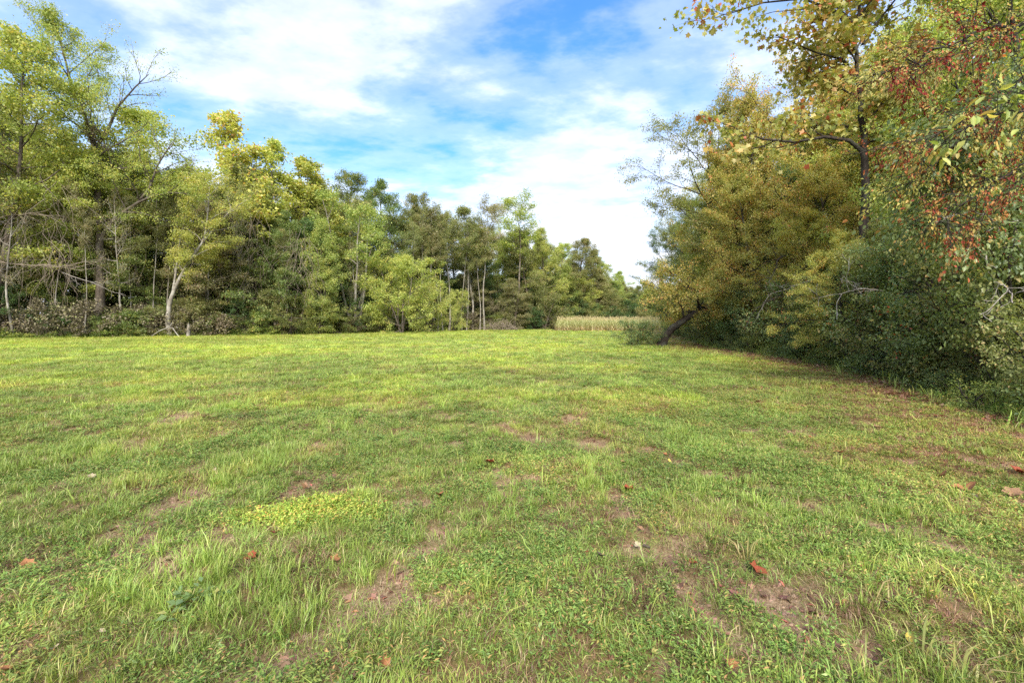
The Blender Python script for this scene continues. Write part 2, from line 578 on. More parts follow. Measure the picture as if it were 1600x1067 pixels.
class Wood:
    def __init__(self):
        self.v, self.q, self.n = [], [], 0

    def tube(self, P, rad, sides):
        P = np.asarray(P, float)
        n = len(P)
        T = unit(np.gradient(P, axis=0))
        d = unit(P[-1] - P[0])
        ref = np.eye(3)[np.argmin(np.abs(d))]
        A = unit(np.cross(T, ref))
        B = np.cross(T, A)
        th = np.arange(sides) * 2 * PI / sides
        ring = P[:, None, :] + np.asarray(rad)[:, None, None] * (np.cos(th)[None, :, None] * A[:, None, :] + np.sin(th)[None, :, None] * B[:, None, :])
        self.v.append(ring.reshape(-1, 3))
        k = (np.arange(n - 1)[:, None] * sides + np.arange(sides)[None, :])
        k2 = (np.arange(n - 1)[:, None] * sides + (np.arange(sides)[None, :] + 1) % sides)
        self.q.append(np.stack([k, k2, k2 + sides, k + sides], -1).reshape(-1, 4) + self.n)
        self.n += n * sides

    def mesh(self, name, mat):
        me = np_mesh(name, np.concatenate(self.v), quads=np.concatenate(self.q), smooth=True)
        me.materials.append(MATS[mat])
        return me


def wander(rng, p0, d0, L, n, wig, up):
    d = unit(d0)
    pts = [np.array(p0, float)]
    for i in range(n):
        d = unit(d + rng.normal(0, wig, 3) + np.array([0, 0, up]))
        pts.append(pts[-1] + d * L / n)
    return np.array(pts)


def interp_path(P, s):
    k = s * (len(P) - 1)
    i = min(int(k), len(P) - 2)
    f = k - i
    return P[i] * (1 - f) + P[i + 1] * f, unit(P[i + 1] - P[i])


PROF = {
    'oval': lambda u: math.sin(PI * (0.16 + 0.80 * u)) ** 0.8,
    'low': lambda u: math.sin(PI * min(1, 0.30 + 0.68 * u)) ** 0.8,
    'column': lambda u: 0.55 + 0.45 * math.sin(PI * (0.2 + 0.78 * u)) if u < 0.9 else 0.5,
    'umbrella': lambda u: 0.35 + 0.75 * u if u < 0.75 else 1.0 - 0.5 * (u - 0.75) / 0.25,
    'dome': lambda u: math.sqrt(max(0.03, 1 - (u * 0.97) ** 2)),
    'cone': lambda u: 1.05 - 0.85 * u,
}

LEAF = {
    # local (along, across, lift), faces
    'diamond': (np.array([(0, 0, 0), (0.45, -0.5, 0.12), (1, 0, -0.05), (0.45, 0.5, 0.12)]), [(0, 1, 2, 3)]),
    'ovate': (np.array([(0, 0, 0), (0.3, -0.45, 0.08), (0.7, -0.33, 0.05), (1, 0, -0.12), (0.7, 0.33, 0.05), (0.3, 0.45, 0.08)]), [(0, 1, 2, 3), (0, 3, 4, 5)]),
    'lobed': (np.array([(0, 0, 0), (0.05, -0.55, 0.05), (0.36, -0.36, 0.0), (0.62, -0.62, 0.06), (0.66, -0.2, 0), (1.0, 0, -0.15),
                        (0.66, 0.2, 0), (0.62, 0.62, 0.06), (0.36, 0.36, 0), (0.05, 0.55, 0.05)]), [(0, 1, 2, 8), (0, 2, 8, 9), (2, 3, 4, 8), (4, 6, 7, 8), (4, 5, 6, 6)]),
}
LEAF['lobed'] = (LEAF['lobed'][0], [(0, 1, 2), (2, 3, 4), (4, 5, 6), (6, 7, 8), (8, 9, 0), (0, 2, 4), (0, 4, 6), (0, 6, 8)])


def leaves_mesh(name, rng, pos, axis_, nrm, size, width, shape, rnd, mat):
    T, faces = LEAF[shape]
    k = len(T)
    a = unit(axis_)
    b = unit(np.cross(nrm, a))
    c = np.cross(a, b)
    s = size[:, None, None]
    V = pos[:, None, :] + s * (T[None, :, 0, None] * a[:, None, :] + T[None, :, 1, None] * width * b[:, None, :] + T[None, :, 2, None] * c[:, None, :])
    n = len(pos)
    fa = np.array(faces)
    fidx = (np.arange(n)[:, None, None] * k + fa[None]).reshape(-1, fa.shape[1])
    at_ = {'rnd': ('FLOAT', np.repeat(rnd, k))}
    if fa.shape[1] == 4:
        me = np_mesh(name, V.reshape(-1, 3), quads=fidx, attrs=at_)
    else:
        me = np_mesh(name, V.reshape(-1, 3), tris=fidx, attrs=at_)
    me.materials.append(MATS[mat])
    return me


def grow(seed, H=20, tr=0.3, base=0.35, width=4.5, prof='oval', prim=20, e0=5, e1=60, sec=7, twig=5, leafn=20000, leaf=0.2, lw=0.6,
         shape='diamond', spread=0.28, lean=(0, 0), wig=0.05, stems=1, stem_spread=0.0, droop=0.0, upc=0.05, bark='bark_grey', mat='midgreen',
         trunk_path=None, extra=None, sec_ang=48, flat=0.5, path_wig=0.14, keep_twigs=1.0, thin=1.0, trunk_part='trunk', twig_min=0.35, up_leaf=0.6):
    rng = np.random.default_rng(seed)
    Wd = Wood()
    L1 = []
    stems_p = []
    for s in range(stems):
        if trunk_path is not None and s == 0:
            tp = np.array(trunk_path, float)
            # smooth by resampling with a Catmull-Rom
            P = []
            ext = np.vstack([2 * tp[0] - tp[1], tp, 2 * tp[-1] - tp[-2]])
            for i in range(1, len(ext) - 2):
                for q in np.linspace(0, 1, 5, endpoint=False):
                    p0, p1, p2, p3 = ext[i - 1:i + 3]
                    P.append(0.5 * (2 * p1 + (p2 - p0) * q + (2 * p0 - 5 * p1 + 4 * p2 - p3) * q * q + (3 * p1 - p0 - 3 * p2 + p3) * q ** 3))
            P.append(tp[-1])
            P = np.array(P)
            P[1:] += rng.normal(0, 0.01 * H / 10, P[1:].shape)
            Ls = np.linalg.norm(np.diff(P, axis=0), axis=1).sum()
        else:
            az = s * 2.4 + rng.uniform(0, 1)
            d = np.array([lean[0] + math.cos(az) * stem_spread, lean[1] + math.sin(az) * stem_spread, 1.0])
            Ls = H * (0.93 if stems == 1 else rng.uniform(0.78, 0.95))
            P = wander(rng, (0.12 * math.cos(az) * (stems > 1), 0.12 * math.sin(az) * (stems > 1), -0.15), d, Ls, 14, wig, 0.02)
        tt = np.linspace(0, 1, len(P))
        r0 = tr if stems == 1 else tr * rng.uniform(0.55, 0.85)
        rad = r0 * (1 - 0.90 * tt ** 0.9) * (1 + 0.55 * np.exp(-tt * 22)) + 0.012
        Wd.tube(P, rad, 8 if tr > 0.1 else 5)
        stems_p.append((P, rad, Ls))
        npr = max(3, prim // stems)
        for i in range(npr):
            uu = (i + rng.uniform(0.1, 0.9)) / npr
            s_ = base + (1 - base) * uu
            p, tg = interp_path(P, min(s_, 0.995))
            az = i * 2.399 + rng.uniform(-0.5, 0.5) + s * 1.3
            el = R(e0 + (e1 - e0) * uu ** 1.3 + rng.uniform(-12, 12))
            d = np.array([math.cos(az) * math.cos(el), math.sin(az) * math.cos(el), math.sin(el)])
            d = unit(d + 0.35 * (tg - np.array([0, 0, 1])))
            Lb = width * PROF[prof](uu) * rng.uniform(0.72, 1.15)
            rb = np.interp(s_, tt, rad) * 0.5
            L1.append((p, d, Lb, rb, None))
    for e in (extra or []):
        L1.append((None, None, None, e['r'], np.array(e['p'], float)))
    tw = []
    twr = []
    for p, d, Lb, rb, path in L1:
        if path is None:
            P = wander(rng, p, d, Lb, 7, path_wig, upc - droop * 0.5)
        else:
            P = path
            Lb = np.linalg.norm(np.diff(P, axis=0), axis=1).sum()
        rb = max(rb, 0.02)
        Wd.tube(P, rb * (1 - 0.85 * np.linspace(0, 1, len(P))) + 0.006, 5)
        ns = max(3, int(round(sec * (0.5 + 0.5 * Lb / width))))
        for j in range(ns + 1):
            s_ = 0.22 + 0.78 * (j + rng.uniform(0, 1)) / (ns + 1)
            pp, tg = interp_path(P, min(s_, 1))
            perp = unit(np.cross(tg, rng.normal(0, 1, 3)))
            perp[2] *= flat
            an = R(sec_ang + rng.uniform(-15, 15)) if j < ns else 0.15
            dd = math.cos(an) * tg + math.sin(an) * unit(perp)
            L2 = Lb * 0.46 * (1.1 - 0.55 * s_) * rng.uniform(0.7, 1.25)
            P2 = wander(rng, pp, dd, L2, 4, path_wig * 1.3, upc * 0.7 - droop)
            Wd.tube(P2, rb * 0.34 * (1.15 - 0.6 * s_) * (1 - 0.8 * np.linspace(0, 1, 5)) + 0.005, 4)
            for k in range(twig):
                s2 = 0.2 + 0.8 * (k + rng.uniform(0, 1)) / twig
                p3, t3 = interp_path(P2, min(s2, 1))
                dd3 = unit(t3 + rng.normal(0, 0.55, 3) * np.array([1, 1, flat]))
                L3 = max(twig_min, L2 * 0.42 * rng.uniform(0.6, 1.2))
                P3 = wander(rng, p3, dd3, L3, 2, 0.2, -droop * 1.4)
                if rng.uniform() < keep_twigs:
                    Wd.tube(P3, np.array([0.012, 0.008, 0.004]) * thin * min(1.4, rb * 8), 3)
                tw.append(P3)
    tw = np.array(tw)                        # (n,3,3)
    nt_ = len(tw)
    idx = rng.integers(0, nt_, leafn)
    q = rng.uniform(0.1, 1.12, leafn)
    a, b, c = tw[idx, 0], tw[idx, 1], tw[idx, 2]
    pos = np.where(q[:, None] < 0.5, a + (b - a) * q[:, None] * 2, b + (c - b) * (q[:, None] * 2 - 1))
    pos = pos + rng.normal(0, 1, (leafn, 3)) * spread * np.array([1, 1, 0.6])
    pos[:, 2] = np.maximum(pos[:, 2], 0.05)
    ax = unit((c - a)[:] * 0.5 + rng.normal(0, 0.6, (leafn, 3)) + np.array([0, 0, -0.25 - droop]))
    nr = unit(rng.normal(0, 0.6, (leafn, 3)) + np.array([0, 0, up_leaf]))
    twig_rnd = rng.uniform(0, 1, nt_)
    rnd = np.clip(0.5 * twig_rnd[idx] + 0.5 * rng.uniform(0, 1, leafn), 0, 1)
    # widen back to a near-uniform distribution so the ramp's rare ends show
    rnd = np.clip(0.5 + (rnd - 0.5) * 1.3, 0, 1)
    size = leaf * rng.uniform(0.6, 1.25, leafn)
    return {'wood': Wd.mesh('trunk', bark), 'leaf': leaves_mesh('crown', rng, pos, ax, nr, size, lw, shape, rnd, mat), 'H': H, 'bark': bark, 'mat': mat}


LM_L = [(60, 'at the wood end'), (210, 'near the tallest airy tree'), (330, 'near the curved pale tree'), (450, 'near the white-trunked gold tree'), (530, 'near the lime vine column'), (590, 'near the vase-shaped tree'),
        (690, 'near the big yellow-green bush'), (790, 'near the pale-trunked trees'), (870, 'near the brush pile'), (9999, 'behind the corn')]
LM_R = [(13, 'under the rusty branches'), (18, 'near the level-limbed tree'), (26, 'between the level-limbed and leaning trees'), (34, 'beside the leaning tree'), (999, 'past the leaning tree')]


def where(base, X, Y):
    if X > 4 and Y < 125 and X > float(right_front(Y)) - 3:
        return base + ' ' + next(t for k, t in LM_R if Y < k)
    return base + ' ' + next(t for k, t in LM_L if 800 + X / Y * F < k)


def put(proto, name, loc, label, cat, group=None, h=None, wx=1.0, rz=0.0, mat=None, bark=None, tilt=(0, 0), crown='crown', trunk='trunk'):
    s = 1.0 if h is None else h / proto['H']
    z = float(ground_z(loc[0], loc[1])) - 0.03
    e = empty(name, (loc[0], loc[1], z), rz, (s * wx, s * wx, s))
    e.rotation_euler = (tilt[0], tilt[1], rz)
    if group:
        label = where(label, loc[0], loc[1])
        group = 'alike: ' + label
    tag(e, label, cat, group)
    w = link(bpy.data.objects.new(trunk, proto['wood']), e)
    if bark:
        w.material_slots[0].link = 'OBJECT'
        w.material_slots[0].material = MATS[bark]
    l = link(bpy.data.objects.new(crown, proto['leaf']), e)
    l['kind'] = 'stuff'
    if mat:
        l.material_slots[0].link = 'OBJECT'
        l.material_slots[0].material = MATS[mat]
    return e


# ------------------------------------------------------------------ prototypes
rng0 = random.Random(4)
full = [grow(25, H=15, base=0.03, width=3.8, prof='low', prim=34, sec=7, leafn=26000, leaf=0.19, tr=0.16, e0=5, e1=65, mat='limegreen'),
        grow(26, H=15, base=0.04, width=3.4, prof='oval', prim=34, sec=7, leafn=24000, leaf=0.17, tr=0.16, e0=0, e1=60, droop=0.05, mat='limegreen')]
broad = [grow(11, H=20, base=0.28, width=5.2, prof='oval', prim=24, leafn=32000, leaf=0.18, tr=0.24, e0=0, e1=62),
         grow(12, H=20, base=0.22, width=4.8, prof='low', prim=24, leafn=30000, leaf=0.175, tr=0.22, e0=-5, e1=65)]
column = grow(13, H=22, base=0.25, width=3.5, prof='low', prim=26, sec=7, leafn=12500, leaf=0.23, lw=0.8, tr=0.20, e0=15, e1=55, bark='bark_pale', mat='gold', spread=0.26)
slender = [grow(14, H=20, base=0.56, width=3.3, prof='oval', prim=14, leafn=11000, leaf=0.17, tr=0.13, wig=0.035, bark='bark_pale', mat='olive', e0=15, e1=70),
           grow(15, H=20, base=0.60, width=3.8, prof='umbrella', prim=12, leafn=10000, leaf=0.17, tr=0.12, wig=0.045, bark='bark_pale', mat='olive', e0=25, e1=70)]
fan = grow(16, H=16, base=0.5, width=2.9, prof='oval', prim=28, sec=6, twig=4, leafn=15000, leaf=0.19, tr=0.21, stems=5, stem_spread=0.24, wig=0.05, bark='bark_pale', mat='limegreen', e0=25, e1=70)
bigbush = grow(27, H=12, base=0.04, width=5.6, prof='dome', prim=34, sec=8, twig=6, leafn=34000, leaf=0.19, tr=0.16, stems=4, stem_spread=0.3, e0=0, e1=70, spread=0.22, mat='yellowgreen')
mound = [grow(17, H=7, base=0.04, width=4.2, prof='dome', prim=26, sec=7, leafn=13000, leaf=0.22, tr=0.12, stems=3, stem_spread=0.3, e0=5, e1=70, spread=0.25, mat='limegreen'),
         grow(18, H=7, base=0.05, width=3.8, prof='dome', prim=24, sec=7, leafn=12000, leaf=0.19, tr=0.10, stems=4, stem_spread=0.35, e0=10, e1=75, spread=0.25, mat='midgreen', droop=0.08)]
layered = [grow(19, H=6, base=0.15, width=3.4, prof='low', prim=16, sec=7, leafn=8500, leaf=0.17, tr=0.08, e0=-4, e1=35, flat=0.15, spread=0.16, mat='midgreen', upc=0.0, up_leaf=1.3),
           grow(20, H=6, base=0.12, width=3.0, prof='low', prim=15, sec=7, leafn=7500, leaf=0.16, tr=0.07, e0=0, e1=40, flat=0.2, spread=0.16, mat='darkgreen', upc=0.0, up_leaf=1.2)]
bare_tree = grow(21, H=15, base=0.35, width=3.2, prof='oval', prim=18, sec=8, twig=6, leafn=2600, leaf=0.16, tr=0.16, wig=0.08, bark='deadwood', mat='brownbrush', thin=2.0, e0=10, e1=65)
tall_shrub = [grow(22, H=3, base=0.05, width=1.5, prof='dome', prim=16, sec=5, twig=4, leafn=4200, leaf=0.15, tr=0.03, stems=4, stem_spread=0.3, e0=15, e1=75, spread=0.16, mat='darkgreen'),
              grow(23, H=2, base=0.04, width=1.3, prof='dome', prim=16, sec=5, twig=4, leafn=2600, leaf=0.13, tr=0.02, stems=5, stem_spread=0.4, e0=15, e1=75, spread=0.14, mat='brownbrush', thin=1.6),
              grow(24, H=1.3, base=0.04, width=0.8, prof='dome', prim=12, sec=4, twig=3, leafn=900, leaf=0.15, tr=0.012, stems=5, stem_spread=0.4, e0=25, e1=80, spread=0.09, mat='weedy')]

# nearer wood to the right: finer leaves
nearA = [grow(31, H=15, base=0.16, width=5.0, prof='low', prim=26, sec=8, twig=6, leafn=46000, leaf=0.115, lw=0.62, tr=0.20, e0=-2, e1=60, flat=0.35, spread=0.17, mat='gold', bark='bark_dark', up_leaf=1.0),
         grow(32, H=15, base=0.20, width=4.6, prof='oval', prim=26, sec=8, twig=6, leafn=42000, leaf=0.105, lw=0.62, tr=0.19, e0=0, e1=62, flat=0.35, spread=0.17, mat='olive', bark='bark_dark', up_leaf=1.0)]
sparseA = grow(33, H=15, base=0.25, width=6.0, prof='umbrella', prim=22, sec=8, twig=6, leafn=30000, leaf=0.11, tr=0.19, e0=5, e1=50, spread=0.16, mat='olive', bark='bark_dark', thin=1.3)
nearS = [grow(34, H=3.2, base=0.03, width=1.9, prof='dome', prim=20, sec=6, twig=5, leafn=9000, leaf=0.082, lw=0.62, shape='ovate', tr=0.03, stems=4, stem_spread=0.35, e0=5, e1=75, flat=0.4, spread=0.10, mat='shrubgreen', bark='bark_dark', up_leaf=1.0),
         grow(35, H=3.2, base=0.03, width=1.7, prof='low', prim=18, sec=6, twig=5, leafn=8000, leaf=0.075, lw=0.55, shape='ovate', tr=0.03, stems=3, stem_spread=0.25, e0=0, e1=60, flat=0.25, spread=0.09, mat='shrubgreen', bark='bark_dark', up_leaf=1.2),
         grow(36, H=1.2, base=0.03, width=0.8, prof='dome', prim=14, sec=5, twig=4, leafn=2600, leaf=0.065, lw=0.6, shape='ovate', tr=0.012, stems=5, stem_spread=0.4, e0=10, e1=75, spread=0.06, mat='shrubgreen', bark='bark_dark', up_leaf=1.0)]

# ------------------------------------------------------------------ the wood on the left: hero trees
put(grow(40, H=30.5, tr=0.42, base=0.36, width=6.6, prof='oval', prim=27, sec=7, twig=6, leafn=36000, leaf=0.19, lw=0.45, e0=0, e1=68, spread=0.26, bark='bark_grey', mat='yellowgreen',
         trunk_path=[(0, 0, -0.2), (0.15, 0, 5), (0.05, 0, 10), (-0.25, 0, 16), (-0.9, 0, 20), (-2.6, 0, 24.5), (-4.2, 0, 29.8)],
         extra=[{'r': 0.24, 'p': [(0.1, 0, 9.3), (1.1, -0.1, 10.9), (2.6, -0.3, 12.0), (4.2, -0.5, 12.9), (5.4, -0.6, 14.3), (6.1, -0.6, 16.4), (7.4, -0.5, 18.6)]},
                {'r': 0.13, 'p': [(4.2, -0.5, 12.9), (5.8, -0.8, 13.4), (7.6, -1.0, 13.7), (9.4, -1.0, 13.6)]},
                {'r': 0.17, 'p': [(-0.5, 0, 18), (0.6, 0.4, 20.5), (1.2, 0.6, 22.5), (2.8, 0.8, 24.6), (4.0, 1.0, 26)]},
                {'r': 0.13, 'p': [(-0.1, 0, 15.5), (1.8, -0.3, 16.2), (3.9, -0.4, 16.3), (5.6, -0.4, 17)]},
                {'r': 0.12, 'p': [(-0.1, 0, 15), (-1.6, -0.3, 16.3), (-3.6, -0.5, 18), (-5.4, -0.6, 19)]}]),
    'tall_tree', (at(155, 48.5), 48.5), 'tallest airy yellow-green tree with grey trunk and a thick limb bending sideways', 'tree', h=33.5)

put(grow(41, H=17.5, tr=0.30, base=0.5, width=4.6, prof='umbrella', prim=18, sec=7, leafn=20000, leaf=0.18, lw=0.5, e0=10, e1=55, bark='bark_pale', mat='yellowgreen',
         trunk_path=[(0, 0, -0.2), (-0.35, 0, 2.4), (0.2, 0, 5.0), (1.9, 0, 8.2), (3.6, 0, 11.0), (4.2, 0, 16.5)],
         extra=[{'r': 0.15, 'p': [(0.1, 0, 4.6), (0.3, 0.3, 7.5), (0.5, 0.4, 10.0), (1.2, 0.4, 13)]},
                {'r': 0.12, 'p': [(2.6, 0, 9.4), (4.6, 0.2, 12), (6.2, 0.2, 13.8), (8, 0.2, 15)]}]),
    'curved_tree', (at(268, 50), 50), 'yellow-green tree with a pale forked trunk curving over at the wood edge', 'tree')

# leaf-nest caught in the tall tree
nest = grow(42, H=2.6, base=0.1, width=0.8, prof='dome', prim=14, sec=5, twig=4, leafn=900, leaf=0.2, tr=0.05, stems=3, stem_spread=0.2, spread=0.12, bark='bark_dark', mat='brownbrush')
ne = empty('twig_nest', (at(152, 48.3), 48.3, top_h(232, 48.3)))
tag(ne, 'dark twig and leaf nest lodged in the tallest airy tree', 'nest')
link(bpy.data.objects.new('twigs', nest['wood']), ne)
o = link(bpy.data.objects.new('nest_leaves', nest['leaf']), ne)
o['kind'] = 'stuff'

# (photo column, depth, top row, proto, material, bark, width factor, name, label)
HEROES = [
    (-12, 44, 50, broad[0], 'yellowgreen', None, 1.0, 'leafy_tree', 'dense golden-green tree overhanging the tallest airy tree from the wood end'),
    (55, 50, 215, broad[1], 'limegreen', None, 1.0, 'leafy_tree', 'lime green leafy tree filling in under the tallest airy tree'),
    (262, 54, 165, slender[0], 'yellowgreen', 'bark_grey', 1.45, 'slender_tree', 'airy yellow-green tree with straight grey trunk beside the tallest tree'),
    (225, 58, 245, broad[0], 'limegreen', None, 1.0, 'leafy_tree', 'bushy lime green tree between the tallest tree and the gold column tree'),
    (322, 57, 285, broad[1], 'yellowgreen', None, 0.95, 'leafy_tree', 'yellow-green rounded tree beneath the gold column tree'),
    (372, 60, 158, column, 'tulip', 'bark_pale', 1.15, 'column_tree', 'tall narrow golden tree with a thin white trunk above the wood'),
    (418, 63, 200, column, 'yellowgreen', 'bark_pale', 1.1, 'column_tree', 'golden-green narrow tree with dense top beside the white-trunked gold tree'),
    (468, 64, 222, column, 'yellowgreen', 'bark_pale', 1.3, 'column_tree', 'loose golden tree with rusty flecks before the dark round tree'),
    (505, 68, 262, column, 'yellowgreen', 'bark_pale', 1.2, 'column_tree', 'shorter golden tree leaning on the dark wood top'),
    (452, 58.5, 318, broad[1], 'midgreen', None, 0.85, 'leafy_tree', 'fresh green vine-clad tree hung with brown stems'),
    (497, 60, 335, full[1], 'limegreen', None, 0.8, 'vine_tree', 'bright lime green column of vines over a dead tree'),
    (553, 66.8, 292, fan, 'limegreen', 'bark_pale', 1.0, 'fan_tree', 'vase-shaped tree with several pale stems fanning from one base'),
    (537, 82, 256, broad[0], 'midgreen', None, 0.8, 'leafy_tree', 'dark green tree top rising behind the vase-shaped tree'),
    (612, 80, 270, broad[1], 'midgreen', None, 0.95, 'leafy_tree', 'rounded dark green tree standing highest behind the yellow-green bush'),
    (655, 82, 305, broad[0], 'olive', None, 0.8, 'leafy_tree', 'brownish green tree beside the rounded dark green tree'),
    (667, 79, 330, slender[1], 'greyolive', 'bark_pale', 1.0, 'slender_tree', 'thin bare white-stemmed tree behind the yellow-green bush'),
    (702, 84, 325, slender[0], 'olive', 'bark_pale', 1.2, 'slender_tree', 'pale-trunked olive tree with many bare upper twigs'),
    (738, 90, 318, slender[0], 'olive', 'bark_pale', 1.35, 'slender_tree', 'tall olive tree with straight pale trunk and rounded top'),
    (757, 91, 322, slender[1], 'greyolive', 'bark_pale', 1.2, 'slender_tree', 'twin pale-trunked tree next to the rounded olive top'),
    (802, 96, 308, slender[1], 'limegreen', 'bark_grey', 1.5, 'slender_tree', 'open airy tree with sky showing through above the corn-side wood'),
    (830, 100, 352, broad[0], 'olive', None, 1.05, 'leafy_tree', 'broad olive tree standing next to the corn'),
    (852, 104, 350, broad[1], 'limegreen', None, 0.95, 'leafy_tree', 'light green tree top behind the broad olive tree'),
    (893, 112, 372, broad[0], 'olive', None, 1.15, 'leafy_tree', 'mottled grey-green tree behind the corn corner'),
    (925, 118, 386, broad[1], 'olive', None, 1.15, 'leafy_tree', 'olive dome-topped tree rising behind the corn rows'),
    (955, 125, 408, broad[0], 'limegreen', None, 1.15, 'leafy_tree', 'green dome tree behind the corn rows, lower than the olive dome'),
    (880, 109, 410, full[0], 'limegreen', None, 1.0, 'leafy_tree', 'bright green low-crowned tree over the corn corner'),
    (918, 113, 425, full[1], 'yellowgreen', None, 1.2, 'leafy_tree', 'yellow-green full tree right behind the corn rows'),
    (948, 118, 432, full[0], 'olive', None, 1.2, 'leafy_tree', 'small olive full tree right behind the corn rows'),
    (975, 150, 420, broad[1], 'limegreen', None, 1.1, 'leafy_tree', 'pale far tree closing the end of the clearing'),
    (1003, 170, 440, broad[0], 'olive', None, 0.9, 'leafy_tree', 'farthest olive tree at the gap between the two woods'),
    (1030, 175, 435, broad[1], 'limegreen', None, 0.9, 'leafy_tree', 'far yellowish tree seen past the leaning tree'),
    (628, 65.5, 396, bigbush, 'yellowgreen', None, 1.0, 'round_bush', 'big rounded yellow-green bush glowing at the wood edge'),
    (672, 75, 440, mound[1], 'limegreen', None, 0.75, 'round_bush', 'smaller lime bush leaning on the big yellow-green bush'),
    (710, 84, 452, mound[1], 'limegreen', None, 0.6, 'round_bush', 'bright lime sapling bush under the pale-trunked trees'),
    (592, 66, 478, layered[0], 'midgreen', None, 0.9, 'round_bush', 'fresh green low bush in front of the big yellow-green bush'),
    (420, 57.5, 395, layered[0], 'midgreen', None, 0.75, 'understory_tree', 'tiered green understory tree below the vine-clad tree'),
    (455, 57, 462, layered[0], 'midgreen', None, 1.2, 'understory_tree', 'wide low tiered green bush at the wood edge'),
    (520, 61, 458, layered[1], 'midgreen', None, 1.1, 'understory_tree', 'dark tiered bush at the foot of the lime vine column'),
    (355, 55, 455, layered[0], 'olive', None, 1.1, 'understory_tree', 'olive tiered bush beside the curved pale tree'),
    (500, 60, 400, full[0], 'limegreen', None, 0.9, 'vine_tree', 'lime green vine bush bulging below the vine column'),
    (805, 95, 432, full[1], 'greyolive', None, 1.5, 'willow_bush', 'wide grey-olive drooping bush near the brush pile'),
    (850, 99, 452, mound[1], 'olive', None, 1.0, 'willow_bush', 'olive drooping bush between the corn and the grey-olive bush'),
    (835, 97, 478, mound[0], 'darkgreen', None, 0.9, 'dark_bush', 'dark green bush beside the corn corner'),
    (770, 98, 470, mound[1], 'brownbrush', None, 0.75, 'dark_bush', 'rusty brown bush behind the brush pile'),
]
for px_, Y_, ty_, k_ in ((640, 76, 345, 0), (655, 77, 335, 1), (684, 80, 345, 0), (692, 81, 335, 1), (722, 86, 340, 0), (729, 87, 350, 1), (750, 89, 345, 0), (205, 50, 300, 0), (238, 51, 290, 1), (352, 56, 280, 0), (385, 57, 300, 1)):
    HEROES.append((px_, Y_, ty_, slender[k_], 'olive', 'bark_pale', 0.75, 'sapling_tree', 'thin pale-stemmed sapling'))
rh_ = random.Random(33)
for q_ in range(13):
    px_ = 20 + q_ * 60 + rh_.uniform(-9, 9)
    Yt = 46 + max(0, (px_ - 150)) * 0.062
    for _ in range(12):
        Yt = float(left_front(at(px_, Yt))) + rh_.uniform(0.8, 2.2)
    ty_ = float(np.interp(px_, [0, 200, 400, 600, 800], [250, 290, 320, 350, 360])) + rh_.uniform(-10, 40)
    if abs(px_ - 628) < 45:
        continue
    HEROES.append((px_, Yt, ty_, (bare_tree, slender[0], slender[1])[q_ % 3], ('greyolive', 'olive', 'greyolive')[q_ % 3], 'bark_pale', 0.62, 'sapling_tree', ('half-bare pale sapling with dead twigs', 'thin pale-stemmed sapling', 'thin pale-stemmed sapling')[q_ % 3]))
for i, (px, Y, ty, pr, mt, bk, wx, nm, lb) in enumerate(HEROES):
    put(pr, nm, (at(px, Y), Y), lb, 'bush' if 'bush' in nm else 'tree', 'thin pale saplings along the tall wood' if nm == 'sapling_tree' else None, h=top_h(ty, Y), wx=wx, rz=i * 1.7, mat=mt, bark=bk)

# rows of trees deeper in the wood, kept below the skyline of the photograph
SKY = np.array([(-500, 60), (-60, 70), (0, 150), (60, 190), (130, 215), (220, 230), (300, 255), (350, 250), (430, 260), (500, 285), (560, 300), (610, 300), (660, 325), (720, 345), (800, 350),
                (850, 365), (900, 395), (950, 425), (1000, 450), (1060, 450), (1120, 420)], float)
rs = random.Random(21)
DEEP = [(broad[0], 'limegreen', 'lime green leafy tree deep in the tall wood'), (broad[1], 'midgreen', 'mid green leafy tree deep in the tall wood'),
        (broad[0], 'olive', 'olive leafy tree deep in the tall wood'), (broad[1], 'darkgreen', 'dark green leafy tree deep in the tall wood'),
        (broad[1], 'greyolive', 'grey-olive leafy tree deep in the tall wood')]
SLIM = [(slender[0], 'olive', 'pale slim-stemmed olive tree inside the tall wood'), (slender[1], 'limegreen', 'pale slim-stemmed lime tree inside the tall wood'),
        (bare_tree, 'brownbrush', 'half-bare grey tree with dead twigs inside the tall wood')]


def in_left_wood(X, Y, m):
    return Y - float(left_front(X)) > m


for row, (d0, d1, step) in enumerate(((3.5, 6.5, 4.6), (7.5, 12, 4.8), (13, 19, 5.2), (21, 30, 6.0))):
    X = -78.0
    while X < 75:
        Y = float(left_front(X)) + rs.uniform(d0, d1)
        px = 800 + X / Y * F
        if px > -330:
            cap = np.interp(px, SKY[:, 0], SKY[:, 1]) + rs.uniform(0, 30) + (45 if row == 0 else 0)
            h = min(top_h(cap, Y), 32)
            if rs.random() < (0.30 if row == 0 else 0.12) and px < 800:
                pr, mt, lb = rs.choice(SLIM)
                put(pr, 'slender_tree', (X, Y), lb, 'tree', lb.split(' tree')[0] + ' trees', h=h * 0.97, wx=rs.uniform(0.9, 1.2), rz=rs.uniform(0, 6.28), mat=mt)
            else:
                pr, mt, lb = rs.choice(DEEP)
                put(pr, 'leafy_tree', (X, Y), lb, 'tree', lb.split(' tree')[0] + ' trees', h=h, wx=rs.uniform(0.95, 1.2) * (20 / h) ** 0.5, rz=rs.uniform(0, 6.28), mat=mt)
        X += step * rs.uniform(0.75, 1.25)

